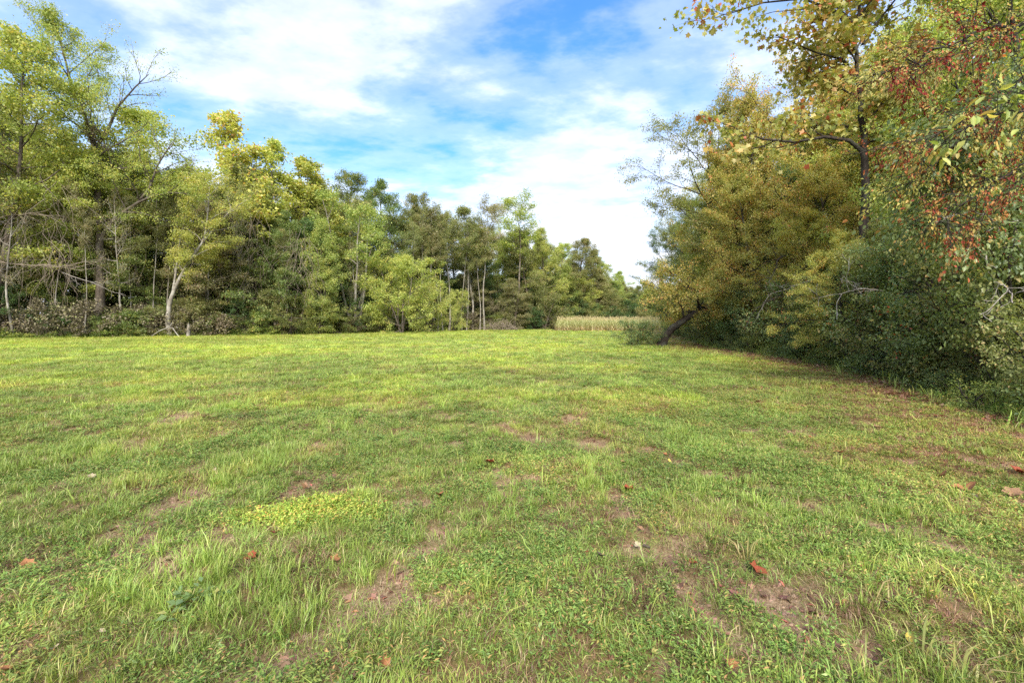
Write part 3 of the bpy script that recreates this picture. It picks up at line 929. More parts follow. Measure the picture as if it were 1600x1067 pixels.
# understory
UND = [(layered[0], 'midgreen', 'green understory tree with flat tiers in the tall wood'), (layered[1], 'darkgreen', 'dark understory tree with flat tiers in the tall wood'),
       (mound[1], 'darkgreen', 'dark rounded understory bush in the tall wood'), (mound[1], 'olive', 'olive rounded understory bush in the tall wood')]
for d0, d1, step, h0, h1 in ((1.0, 2.6, 2.7, 2.2, 5.5), (3.5, 7.0, 3.6, 4.5, 8.0), (8, 13, 3.8, 6.5, 10), (14, 20, 3.8, 10, 14), (23, 30, 4.5, 11, 15), (34, 42, 4.5, 13, 17)):
    X = -74.0
    while X < (80 if h0 >= 10 else 40):
        Y = float(left_front(X)) + rs.uniform(d0, d1)
        px = 800 + X / Y * F
        if px > -200:
            pr, mt, lb = rs.choice(UND)
            if h0 >= 10:
                pr, mt, lb = full[rs.random() < 0.5], 'olive', 'full-skirted olive tree far inside the tall wood'
            near_hero = any(abs(px - q) < 10 for q in (155, 250, 268, 553, 700, 735, 755)) and d0 < 8
            put(pr, 'understory_tree', (X, Y), lb, 'tree' if 'tree' in lb else 'bush', lb.split(' in the')[0] + ' group', h=rs.uniform(h0, h1) * (0.5 if near_hero else 1), wx=rs.uniform(0.8, 1.15), rz=rs.uniform(0, 6.28), mat=mt)
        X += step * rs.uniform(0.7, 1.3)

# edge shrubs and weeds
EDGE = [(tall_shrub[0], 'midgreen', 'dark green edge shrub', (1.8, 3.2)), (tall_shrub[1], 'brownbrush', 'twiggy brown edge shrub', (1.5, 2.8)),
        (tall_shrub[1], 'olive', 'twiggy olive edge shrub', (1.4, 2.6)), (tall_shrub[0], 'weedy', 'leafy light green edge shrub', (1.4, 2.6))]
for d0, d1, step in ((0.2, 0.9, 1.3), (1.0, 2.2, 1.7)):
    X = -62.0
    while X < 7:
        Y = float(left_front(X)) + rs.uniform(d0, d1)
        px = 800 + X / Y * F
        if px > -120:
            pr, mt, lb, hr = rs.choice(EDGE + [EDGE[1], EDGE[1]])
            put(pr, 'edge_shrub', (X, Y), lb, 'shrub', lb.split(' in front')[0] + 's', h=rs.uniform(*hr) * rs.choice((0.5, 0.8, 1.0, 1.3)), wx=rs.uniform(0.8, 1.5), rz=rs.uniform(0, 6.28), mat=mt, crown='foliage', trunk='stem')
        X += step * rs.uniform(0.6, 1.4)
X = -58.0
while X < 6:
    Y = float(left_front(X)) + rs.uniform(-0.5, 0.3)
    lb = 'low light green weed clump at the tall wood edge'
    put(tall_shrub[2], 'weed_clump', (X, Y), lb, 'weed', 'weed clumps along the tall wood', h=rs.uniform(0.5, 1.2), wx=rs.uniform(1.0, 1.9), rz=rs.uniform(0, 6.28), mat=rs.choice(['weedy', 'weedy', 'limegreen']), crown='foliage', trunk='stem')
    X += rs.uniform(0.5, 2.0)

# hanging vines: tangles of thin stems


def vine_mesh(seed, H, Wd_, n, mat='vine_stem'):
    rng = np.random.default_rng(seed)
    wd = Wood()
    for i in range(int(n * 1.25)):
        x, y = rng.normal(0, Wd_, 2)
        z = H * rng.uniform(0.55, 1.0)
        P = wander(rng, (x, y * 0.5, z), (rng.normal(0, 0.5), rng.normal(0, 0.4), -0.8), z * rng.uniform(0.35, 0.85), 12, 0.24, -0.16)
        wd.tube(P, np.linspace(0.019, 0.007, len(P)), 3)
    return wd.mesh('vine_tangle', mat)


for i, (px, Y, ty, wd_, n, lb) in enumerate(((60, 45.5, 290, 1.9, 46, 'thicket of brown hanging vines near the tallest airy tree'), (105, 46.5, 330, 1.2, 30, 'brown vine tangle beside the grey trunk of the tallest tree'),
                                             (330, 55, 300, 1.3, 34, 'brown vines trailing beneath the gold column tree'), (400, 57, 330, 1.2, 34, 'pinkish-brown vine curtain over the vine-clad tree'),
                                             (478, 58, 355, 0.8, 34, 'narrow brown vine curtain on the lime vine column'), (655, 70, 420, 0.9, 20, 'thin brown vines over the big yellow-green bush'))):
    h = top_h(ty, Y)
    o = link(bpy.data.objects.new('hanging_vine', vine_mesh(70 + i, h, wd_, n)))
    o.location = (at(px, Y), Y - 1.4, 0)
    tag(o, lb, 'vine')
    o['kind'] = 'stuff'

# dead grey branches reaching in at the wood's end


def dead_branch(name, seed, start, d, L, r, sub, label, mat='deadwood', up=-0.01):
    rng = np.random.default_rng(seed)
    root = empty(name, start)
    tag(root, label, 'branch')
    wd = Wood()
    P = wander(rng, (0, 0, 0), d, L, 16, 0.11, up)
    wd.tube(P, np.linspace(r, r * 0.25, len(P)), 6)
    link(bpy.data.objects.new('limb', wd.mesh('limb', mat)), root)
    for i in range(sub):
        p, tg = interp_path(P, 0.15 + 0.8 * i / max(1, sub - 1))
        w2 = Wood()
        dd = unit(tg + rng.normal(0, 0.5, 3))
        P2 = wander(rng, p, dd, L * rng.uniform(0.25, 0.5), 6, 0.22, up)
        w2.tube(P2, np.linspace(r * 0.4, 0.008, len(P2)), 4)
        for k in range(3):
            p3, t3 = interp_path(P2, rng.uniform(0.3, 0.9))
            w2.tube(wander(rng, p3, t3 + rng.normal(0, 0.6, 3), L * 0.16, 4, 0.25, 0), np.linspace(r * 0.18, 0.006, 5), 3)
        link(bpy.data.objects.new('twig', w2.mesh('twig', mat)), root)
    return root


dead_branch('dead_branch', 81, (at(-25, 42.5), 42.8, top_h(402, 42.5)), (1, 0, -0.28), 7.5, 0.065, 12, 'grey dead branch slanting down at the wood end', 'vine_stem')
dead_branch('dead_branch', 82, (at(-30, 43), 43.2, top_h(345, 43)), (1, 0, 0.18), 7.0, 0.055, 11, 'grey dead branch arching upward at the wood end', 'vine_stem')
dead_branch('dead_branch', 83, (at(90, 45.5), 46, top_h(425, 45.5)), (1, 0, -0.30), 5.0, 0.05, 5, 'thin grey dead branch crossing the grey trunk of the tallest tree')
fx, fy = at(252, 47.5), 48.3
rb = empty('fallen_branch', (fx, fy, 0))
tag(rb, 'bent pale fallen branch resting on the weeds by the curved tree', 'branch')
wd = Wood()
wd.tube(np.array([(-1.6, 0, 0.15), (-0.7, -0.1, 0.7), (0.3, -0.2, 1.05), (0.75, -0.2, 1.0), (1.2, -0.35, 0.5), (1.75, -0.5, -0.05)]), np.array([0.03, 0.05, 0.06, 0.06, 0.05, 0.03]), 6)
link(bpy.data.objects.new('limb', wd.mesh('limb', 'bark_pale')), rb)
wd = Wood()
wd.tube(np.array([(0.3, -0.2, 1.05), (0.5, -0.1, 1.35), (0.55, 0, 1.6)]), np.array([0.035, 0.025, 0.012]), 5)
link(bpy.data.objects.new('twig', wd.mesh('twig', 'bark_pale')), rb)
# broken stump
st = Wood()
st.tube(np.array([(0, 0, -0.1), (0.02, 0, 0.5), (0.05, 0, 1.1), (0.02, 0, 1.5)]), np.array([0.22, 0.17, 0.15, 0.04]), 8)
o = link(bpy.data.objects.new('tree_stump', st.mesh('tree_stump', 'bark_pale')))
o.location = (at(288, 49), 49.6, 0.05)
tag(o, 'short broken pale stump beside the curved pale tree', 'stump')
st = Wood()
st.tube(np.array([(0, 0, -0.1), (0.25, 0, 1.0), (0.8, 0, 2.1), (1.2, 0, 2.9)]), np.array([0.24, 0.19, 0.15, 0.03]), 8)
o = link(bpy.data.objects.new('tree_stump', st.mesh('tree_stump', 'bark_grey')))
o.location = (at(163, 48), 48.2, 0.05)
tag(o, 'slanting broken stump at the foot of the tallest airy tree', 'stump')

# brush pile near the corn
rngp = np.random.default_rng(90)
bpile = empty('brush_pile', (at(783, 89), 89, 0))
bpile.scale = (1, 1, 1.4)
tag(bpile, 'heap of cut grey-brown brush lying in front of the drooping bush', 'brush pile')
wd = Wood()
for i in range(170):
    a = rngp.uniform(0, 2 * PI)
    rr = 2.6 * math.sqrt(rngp.uniform(0, 1))
    x, y = rr * math.cos(a) * 1.25, rr * math.sin(a) * 0.6
    z = max(0.05, 1.7 * (1 - (rr / 2.7) ** 2)) * rngp.uniform(0.3, 1)
    P = wander(rngp, (x, y, z), (rngp.normal(0, 1), rngp.normal(0, 1), rngp.normal(0, 0.4)), rngp.uniform(0.8, 2.0), 4, 0.2, -0.15)
    P[:, 2] = np.maximum(P[:, 2], 0.02)
    wd.tube(P, np.linspace(0.045, 0.012, 5), 3)
o = link(bpy.data.objects.new('branches', wd.mesh('branches', 'vine_stem')), bpile)
o['kind'] = 'stuff'
n = 1500
pos = rngp.normal(0, 1, (n, 3)) * np.array([1.7, 0.7, 0.35]) + np.array([0, 0, 0.6])
pos[:, 2] = np.abs(pos[:, 2])
o = link(bpy.data.objects.new('dead_leaves', leaves_mesh('dead_leaves', rngp, pos, rngp.normal(0, 1, (n, 3)), rngp.normal(0, 1, (n, 3)), rngp.uniform(0.1, 0.2, n), 0.5, 'diamond', rngp.uniform(0, 1, n), 'brownbrush')), bpile)
o['kind'] = 'stuff'

# ------------------------------------------------------------------ the thicket on the right
# leaning tree with its trunk arched over the field edge
Lt = (at(1032, 29.6), 29.6)
lean = grow(50, H=6.2, tr=0.32, base=0.56, width=3.2, prof='low', prim=24, sec=8, twig=6, leafn=36000, leaf=0.105, lw=0.6, e0=-5, e1=40, spread=0.17, flat=0.35, bark='bark_dark', mat='gold', up_leaf=1.0,
            trunk_path=[(0, 0, -0.15), (0.25, 0, 0.55), (0.75, 0.05, 1.15), (1.6, 0.1, 1.75), (2.6, 0.2, 2.35), (3.8, 0.4, 2.9), (5.2, 0.6, 3.5), (6.6, 0.7, 4.3)],
            extra=[{'r': 0.08, 'p': [(1.6, 0.1, 1.75), (1.3, -0.2, 2.6), (0.6, -0.4, 3.3), (-0.6, -0.5, 3.7)]},
                   {'r': 0.08, 'p': [(2.6, 0.2, 2.35), (2.2, -0.4, 3.4), (1.2, -0.6, 4.3), (0.2, -0.8, 4.8)]},
                   {'r': 0.06, 'p': [(2.9, 0.2, 2.5), (1.9, -0.9, 3.1), (0.7, -1.3, 3.3), (-0.8, -1.5, 3.0)]},
                   {'r': 0.06, 'p': [(3.4, 0.3, 2.7), (3.0, -1.0, 3.4), (2.6, -1.9, 3.6), (1.8, -2.4, 3.2)]},
                   {'r': 0.09, 'p': [(3.0, 0.3, 2.5), (4.0, -0.4, 3.3), (5.0, -0.8, 3.6), (6.2, -1.2, 3.4)]}])
put(lean, 'leaning_tree', Lt, 'dark-trunked tree leaning low over the grass with golden leaves', 'tree')
# dark leafy sprouts at its foot
for dx, dy, h, lb in ((-1.7, 0.1, 1.7, 'dark leafy sprout bush growing at the foot of the leaning tree'), (-0.6, 0.35, 1.5, 'dense dark sprout against the trunk of the leaning tree'), (-0.75, -0.3, 0.55, 'knee-high sprout clump before the leaning trunk')):
    put(nearS[0], 'sprout_bush', (Lt[0] + dx, Lt[1] + dy), lb, 'bush', h=h, wx=1.2, rz=dx * 5, mat='shrubgreen', crown='foliage', trunk='stem')
# fallen log behind it
lg = Wood()
lg.tube(np.array([(0, 0, 2.55), (1.2, 0.1, 2.0), (2.6, 0.2, 1.35), (4.2, 0.3, 0.75), (5.6, 0.3, 0.35)]), np.array([0.16, 0.22, 0.24, 0.27, 0.3]), 8)
o = link(bpy.data.objects.new('fallen_log', lg.mesh('fallen_log', 'bark_dark')))
o.location = (at(1095, 30.5), 31, 0)
tag(o, 'dark fallen trunk sloping down behind the leaning tree', 'log')

# sycamore with tall trunk and level limb
SY = 17.5
syc = grow(51, H=15.5, tr=0.20, base=0.50, width=3.6, prof='umbrella', prim=13, sec=6, twig=5, leafn=9000, leaf=0.19, lw=0.85, shape='lobed', e0=15, e1=60, spread=0.26, bark='bark_dark', mat='sycamore',
           trunk_path=[(0, 0, -0.15), (-0.1, 0, 3), (0.1, 0, 6), (0.05, 0, 8.5), (-0.1, 0, 10.5), (-0.25, 0, 12.5), (0, 0, 15.5)],
           extra=[{'r': 0.085, 'p': [(0.05, 0, 8.3), (-0.6, -0.1, 8.75), (-1.6, -0.2, 8.85), (-2.8, -0.2, 8.65), (-3.9, -0.1, 8.8), (-4.8, 0, 9.2)]},
                  {'r': 0.06, 'p': [(-0.2, 0, 11.1), (-0.9, -0.2, 11.8), (-2.0, -0.3, 12.0), (-3.6, -0.4, 12.6)]},
                  {'r': 0.06, 'p': [(-0.2, 0, 12.1), (-1.2, -0.4, 13.4), (-2.8, -0.8, 13.7), (-4.4, -1.0, 13.4), (-5.6, -1.2, 12.9)]},
                  {'r': 0.05, 'p': [(0, 0, 12.5), (0.6, 0, 13.4), (1.4, 0, 14.4), (2.2, 0, 15.2)]}])
SY = 15.4
put(syc, 'sycamore_tree', (at(1348, SY), SY), 'tall open tree with broad lobed yellowing leaves and one level dark limb', 'tree', h=13.6)

RH = [
    # photo column, depth, top row, proto, mat, width, name, label
    (1040, 62, 350, nearA[1], 'darkgreen', 0.95, 'dark green tree closing the far end of the thicket'),
    (1075, 50, 300, nearA[1], 'olive', 1.0, 'olive tree behind the leaning tree'),
    (1130, 44, 225, nearA[0], 'midgreen', 0.95, 'green tree behind the twiggy arching tree'),
    (1150, 33, 195, sparseA, 'olive', 1.05, 'thinly leaved twiggy tree arching out over the field'),
    (1185, 29, 140, sparseA, 'gold', 0.95, 'thinly leaved golden tree beside the level-limbed tree'),
    (1095, 41, 250, nearA[0], 'gold', 0.9, 'gold-tinted tree behind the twiggy arching tree toward the corn'),
    (1150, 31, 225, nearA[1], 'gold', 0.9, 'gold-olive leafy tree beneath the twiggy arching tree'),
    (1212, 29, 128, nearA[0], 'gold', 0.8, 'gold-green tree filling the gap beside the level limb'),
    (1170, 34, 190, nearA[1], 'yellowgreen', 0.85, 'yellow-green tree crown behind the thinly leaved twiggy tree'),
    (1120, 36, 300, nearA[1], 'olive', 0.75, 'olive leafy tree above the leaning tree'),
    (1190, 27, 255, nearA[0], 'gold', 0.80, 'golden-green leafy tree between the leaning and level-limbed trees'),
    (1265, 24, 150, nearA[0], 'gold', 0.85, 'tall golden leafy tree just behind the level-limbed tree'),
    (1240, 22, 330, nearA[1], 'gold', 0.85, 'low golden tree in front of the level-limbed tree'),
    (1320, 21.5, 240, nearA[0], 'gold', 0.80, 'bushy gold-tinted tree at the foot of the level-limbed tree'),
    (1425, 21, 60, nearA[1], 'yellowgreen', 0.8, 'tall yellow-green tree behind the rusty-leaved branches'),
    (1322, 15.7, 345, nearA[0], 'gold', 0.75, 'small golden tree hiding the foot of the level-limbed tree'),
    (1400, 14.2, 335, nearA[1], 'olive', 0.8, 'olive tree beneath the level-limbed tree'),
    (1500, 18, -60, nearA[0], 'yellowgreen', 0.8, 'yellow-green tree towering behind the rusty-leaved branches'),
    (1570, 14, -150, nearA[1], 'limegreen', 0.75, 'lime green tree rising above the dark vine mass'),
    (1640, 13, -250, nearA[0], 'yellowgreen', 0.75, 'yellow-green tree beyond the dark vine mass'),
    (1480, 12.5, 270, nearA[1], 'shrubgreen', 0.75, 'dark green small tree below the rusty-leaved branches'),
    (1590, 10.5, 80, nearA[0], 'shrubgreen', 0.55, 'dark leafy tree carrying the vine mass'),
    (1340, 30, 80, nearA[1], 'yellowgreen', 1.0, 'yellow-green tree deep in the thicket behind the level-limbed tree'),
    (1440, 27, -40, nearA[0], 'yellowgreen', 1.0, 'sunlit yellow-green tree deep in the thicket'),
    (1250, 36, 170, nearA[1], 'olive', 1.0, 'olive tree deep in the thicket behind the golden trees'),
    (1560, 24, -120, nearA[1], 'limegreen', 1.0, 'lime tree deep in the thicket behind the vine mass'),
]
for i, (px, Y, ty, pr, mt, wx, lb) in enumerate(RH):
    put(pr, 'thicket_tree', (at(px, Y), Y), lb, 'tree', h=top_h(ty, Y), wx=wx * (pr['H'] / top_h(ty, Y)) ** 0.35, rz=i * 2.1 + 0.5, mat=mt)

# back rows of the thicket
rr_ = random.Random(5)
for d0, d1, step in ((7, 12, 6.5), (14, 20, 8)):
    Y = 12.0
    while Y < 120:
        X = float(right_front(Y)) + rr_.uniform(d0, d1)
        px = 800 + X / Y * F
        if px < 1800:
            cap = np.interp(px, [1000, 1050, 1100, 1200, 1300, 1500, 1700], [430, 360, 270, 200, 170, 60, 0]) + rr_.uniform(0, 60)
            mt = rr_.choice(['olive', 'midgreen', 'darkgreen', 'gold'])
            cn = {'olive': 'olive', 'midgreen': 'mid green', 'darkgreen': 'dark green', 'gold': 'golden'}[mt]
            h = min(top_h(cap, Y), 20)
            if h > 4:
                put(rr_.choice(nearA), 'thicket_tree', (X, Y), cn + ' tree at the back of the shady thicket', 'tree', cn + ' trees at the back of the thicket', h=h, wx=1.15, rz=rr_.uniform(0, 6.28), mat=mt)
        Y += step * rr_.uniform(0.8, 1.2)

# shrub wall along the thicket edge
SH = [(nearS[0], 'shrubgreen', 'glossy dark green shrub in the thicket wall'), (nearS[1], 'shrubgreen', 'tiered dark green shrub in the thicket wall'),
      (nearS[0], 'olive', 'olive shrub in the thicket wall'), (nearS[1], 'midgreen', 'mid green shrub in the thicket wall')]
for d0, d1, step, h0, h1 in ((0.5, 1.0, 0.9, 1.3, 2.5), (1.2, 2.2, 1.2, 2.4, 4.0), (2.4, 4.0, 1.9, 3.6, 5.6), (4.5, 6.5, 2.4, 4.5, 6.5)):
    Y = 4.5
    while Y < 62:
        X = float(right_front(Y)) + rr_.uniform(d0, d1)
        px = 800 + X / Y * F
        if px < 1780:
            pr, mt, lb = rr_.choice(SH)
            hh = rr_.uniform(h0, h1)
            put(pr, 'thicket_shrub', (X, Y), lb, 'shrub', lb.split(' in the')[0] + 's of the thicket', h=hh, wx=rr_.uniform(0.85, 1.15) * (0.85 if hh > 3.6 else 1.0), rz=rr_.uniform(0, 6.28), mat=mt, crown='foliage', trunk='stem')
        Y += step * rr_.uniform(0.7, 1.3) * (1 if Y < 20 else 1.5 if Y < 34 else 2.4)
Y = 4.5
while Y < 30:
    X = float(right_front(Y)) + rr_.uniform(-0.15, 0.6)
    lb = 'low leafy ground plant along the thicket edge'
    put(nearS[2], 'edge_plant', (X, Y), lb, 'plant', 'low plants along the thicket edge', h=rr_.uniform(0.3, 0.9), wx=rr_.uniform(1.0, 1.7), rz=rr_.uniform(0, 6.28), mat=rr_.choice(['shrubgreen', 'shrubgreen', 'midgreen', 'weedy']), crown='foliage', trunk='stem')
    Y += rr_.uniform(0.35, 0.9)

# rusty branches hanging out of the thicket, and the broad-leaved vine mass


def spray(name, seed, pts, r, n_side, leafn, leaf, shape, mat, label, cat='branch', lw=0.6, bark='bark_dark', side=1.2, droop=0.12, spread=0.07, single=False):
    """a leafy branch: main limb along world points, side twigs, leaves"""
    rng = np.random.default_rng(seed)
    pts = np.array(pts, float)
    org = pts[0].copy()
    P0 = pts - org
    P = np.array([interp_path(P0, s)[0] for s in np.linspace(0, 1, 14)])
    P[1:] += rng.normal(0, 0.04, P[1:].shape)
    wd = Wood()
    wd.tube(P, np.linspace(r, 0.006, len(P)), 5)
    tw = []
    for i in range(n_side):
        s = 0.12 + 0.88 * (i + rng.uniform(0, 1)) / n_side
        p, tg = interp_path(P, min(s, 1))
        d = unit(tg * 0.8 + rng.normal(0, 0.6, 3))
        Q = wander(rng, p, d, side * rng.uniform(0.5, 1.15) * (1.15 - 0.6 * s), 4, 0.16, -droop * 0.5)
        wd.tube(Q, np.linspace(r * 0.3, 0.004, 5), 3)
        for k in range(4):
            p3, t3 = interp_path(Q, rng.uniform(0.2, 1))
            Q3 = wander(rng, p3, unit(t3 + rng.normal(0, 0.5, 3)), side * 0.32 * rng.uniform(0.6, 1.2), 2, 0.15, -droop)
            wd.tube(Q3, np.array([0.005, 0.004, 0.002]), 3)
            tw.append(Q3)
    root = empty(name, tuple(org))
    tag(root, label, cat)
    link(bpy.data.objects.new('limb', wd.mesh('limb', bark)), root)
    tw = np.array(tw)
    idx = rng.integers(0, len(tw), leafn)
    q = rng.uniform(0.1, 1.1, leafn)
    a, b, c = tw[idx, 0], tw[idx, 1], tw[idx, 2]
    pos = a + (c - a) * q[:, None] + rng.normal(0, spread, (leafn, 3))
    ax = unit((c - a) + rng.normal(0, 0.5, (leafn, 3)) * 0.35 + np.array([0, 0, -0.25]))
    nr = unit(rng.normal(0, 0.55, (leafn, 3)) + np.array([0, 0, 0.8]))
    tr_ = rng.uniform(0, 1, len(tw))
    rnd = np.clip(0.5 + (0.62 * tr_[idx] + 0.38 * rng.uniform(0, 1, leafn) - 0.5) * 1.3, 0, 1)
    if single:                                   # large leaves: each one its own piece
        from mathutils import Matrix
        lms = []
        for k in range(6):
            me = leaves_mesh('leaf', rng, np.zeros((1, 3)), np.array([[1., 0, 0]]), np.array([[0, 0, 1.]]), np.array([1.0]), lw, shape, np.array([k / 5]), mat)
            lms.append(me)
        for k in range(leafn):
            a_ = ax[k]
            b_ = unit(np.cross(nr[k], a_))
            c_ = np.cross(a_, b_)
            sz_ = leaf * rng.uniform(0.7, 1.15)
            lo = bpy.data.objects.new('leaf', lms[int(rnd[k] * 5.99)])
            M = Matrix([[a_[q] * sz_, b_[q] * sz_, c_[q] * sz_, pos[k][q]] for q in range(3)] + [[0, 0, 0, 1]])
            link(lo, root)
            lo.matrix_local = M
        return root
    o = link(bpy.data.objects.new('leaves', leaves_mesh('leaves', rng, pos, ax, nr, leaf * rng.uniform(0.4, 1.3, leafn), lw, shape, rnd, mat)), root)
    o['kind'] = 'stuff'
    return root


def W3(px, py, Y):
    return (at(px, Y), Y, top_h(py, Y))


SPR = [
    ([W3(1660, 20, 8.6), W3(1580, 40, 8.2), W3(1500, 75, 7.9), W3(1420, 120, 7.7)], 'rust', 'ovate', 'upper rusty red and yellow branch hanging out of the thicket', 1300),
    ([W3(1680, 130, 8.3), W3(1590, 150, 8.0), W3(1500, 195, 7.8), W3(1400, 235, 7.6)], 'rust', 'ovate', 'middle rusty red branch drooping from the thicket', 1300),
    ([W3(1690, 230, 8.0), W3(1600, 250, 7.8), W3(1530, 300, 7.6), W3(1455, 345, 7.5)], 'rust', 'ovate', 'lowest dark red branch drooping over the shrub wall', 1000),
    ([W3(1640, 30, 9.0), W3(1540, 40, 8.6), W3(1440, 90, 8.2), W3(1370, 120, 8.0)], 'gold', 'ovate', 'golden branch above the rusty branches', 1300),
    ([W3(1650, 150, 8.4), W3(1560, 180, 8.1), W3(1490, 225, 7.9), W3(1430, 280, 7.8)], 'gold', 'ovate', 'yellow leafed branch woven between the rusty branches', 1300),
]
for i, (pts, mt, shp, lb, n) in enumerate(SPR):
    spray('leafy_branch', 100 + i, pts, 0.03, 34, int(n * 2.0), 0.058, shp, mt, lb, lw=0.55, spread=0.035, side=1.4)
spray('vine_mass', 110, [W3(1680, 60, 8.8), W3(1590, 130, 8.5), W3(1510, 200, 8.3), W3(1450, 255, 8.2)], 0.03, 30, 3600, 0.10, 'ovate', 'shrubgreen', 'dark glossy broad-leaved vine mass behind the rusty branches', 'vine', lw=0.7, side=1.3, spread=0.16)
spray('vine_mass', 111, [W3(1690, 330, 8.6), W3(1600, 345, 8.5), W3(1520, 360, 8.5), W3(1440, 350, 8.6)], 0.03, 26, 3000, 0.085, 'ovate', 'shrubgreen', 'dark vine mass under the middle rusty branch', 'vine', lw=0.7, side=1.2, spread=0.16)
spray('leafy_branch', 112, [W3(1660, 150, 7.4), W3(1600, 170, 7.2), W3(1540, 190, 7.1), W3(1470, 215, 7.0)], 0.02, 12, 90, 0.19, 'ovate', 'limegreen', 'branch with large oval light green leaves before the dark vine mass', lw=0.5, side=0.8, spread=0.04, single=True)
# pale dead twigs poking out of the thicket
dead_branch('dead_branch', 120, W3(1320, 420, 19.5), (-1, -0.1, -0.30), 3.2, 0.022, 5, 'thin pale dead branch poking from the golden thicket trees')
for k_, (q_, mt_, lb_) in enumerate(((W3(1270, 470, 17.5), 'bark_dark', 'dark bare branch in the shrub wall by the level-limbed tree'),
                                    (W3(1380, 455, 12.6), 'deadwood', 'grey bare branch in the dark shrub wall'), (W3(1225, 400, 21), 'bark_dark', 'dark forked branch within the golden thicket trees'), (W3(1500, 500, 9.6), 'bark_dark', 'dark twiggy branch low in the shrub wall'),
                                    (W3(1560, 440, 8.3), 'deadwood', 'grey twiggy branch above the low edge plants'))):
    dead_branch('dead_branch', 130 + k_, q_, (-0.7, -0.5, 0.25 - 0.15 * (k_ % 3)), 0.16 * q_[1], 0.0016 * q_[1], 6, lb_, mt_)
dead_branch('dead_branch', 121, W3(1590, 345, 8.4), (-1, -0.15, -0.32), 1.6, 0.012, 4, 'pale twig beneath the lowest dark red branch')

# ------------------------------------------------------------------ corn


def corn_mesh(seed):
    rng = np.random.default_rng(seed)
    V, Q, rn = [], [], []

    def strip(P, w, side, val):
        b = sum(len(x) for x in V)
        P = np.array(P)
        w = np.array(w)[:, None]
        V.append(np.stack([P - side * w, P + side * w], 1).reshape(-1, 3))
        for i in range(len(P) - 1):
            Q.append((b + 2 * i, b + 2 * i + 1, b + 2 * i + 3, b + 2 * i + 2))
        rn.extend([val] * (2 * len(P)))
    H = rng.uniform(1.95, 2.3)
    for sd in (np.array([1, 0, 0]), np.array([0, 1, 0])):
        strip([(0, 0, 0), (0.01, 0, H * 0.5), (0.02, 0, H)], [0.016, 0.013, 0.005], sd, rng.uniform(0.2, 0.6))
    az = rng.uniform(0, 6.28)
    for i in range(10):
        z = H * (0.12 + 0.078 * i)
        a = az + PI * (i % 2) + rng.normal(0, 0.3)
        d = np.array([math.cos(a), math.sin(a), 0])
        L = rng.uniform(0.5, 0.8)
        up = rng.uniform(0.25, 0.5)
        P = [np.array([0, 0, z]) + d * L * q + np.array([0, 0, up * q * 1.1 - 0.95 * q * q * rng.uniform(0.7, 1.1)]) for q in (0, 0.3, 0.6, 0.85, 1)]
        strip(P, [0.02, 0.04, 0.038, 0.022, 0.003], np.cross(d, [0, 0, 1]), np.clip(1.0 - i * 0.09 + rng.normal(0, 0.12), 0, 1))
    for i in range(5):
        a = rng.uniform(0, 6.28)
        d = np.array([math.cos(a), math.sin(a), 0])
        P = [(0.02, 0, H - 0.05), np.array([0.02, 0, H + 0.12]) + d * 0.05, np.array([0.02, 0, H + 0.24]) + d * 0.14]
        strip(P, [0.008, 0.01, 0.004], np.cross(d, [0, 0, 1]), 0.75)
    ear = 0.9
    me = np_mesh('corn_plant', np.concatenate(V), quads=Q, attrs={'rnd': ('FLOAT', np.array(rn))})
    me.materials.append(MATS['cornleaf'])
    return me


corn = [corn_mesh(200 + i) for i in range(5)]
rc = random.Random(8)
X = 8.2
while X < 27:
    o = link(bpy.data.objects.new('corn_plant', rc.choice(corn)))
    o.location = (X, 82 + rc.uniform(-0.15, 0.15) + 0.05 * (X - 8), 0)
    o.rotation_euler = (rc.uniform(-0.06, 0.06), rc.uniform(-0.06, 0.06), rc.uniform(0, 6.28))
    if rc.random() < (0.45 if X < 9.3 else 0.06):
        bpy.data.objects.remove(o)
        X += 0.3
        continue
    o.scale = (1, 1, rc.uniform(0.78, 1.06) + 0.14 * math.sin(X * 1.7) * math.sin(X * 0.6))
    tag(o, 'drying yellow corn plant in the front row of the corn stand', 'corn', 'front row of corn plants')
    X += rc.uniform(0.16, 0.30)


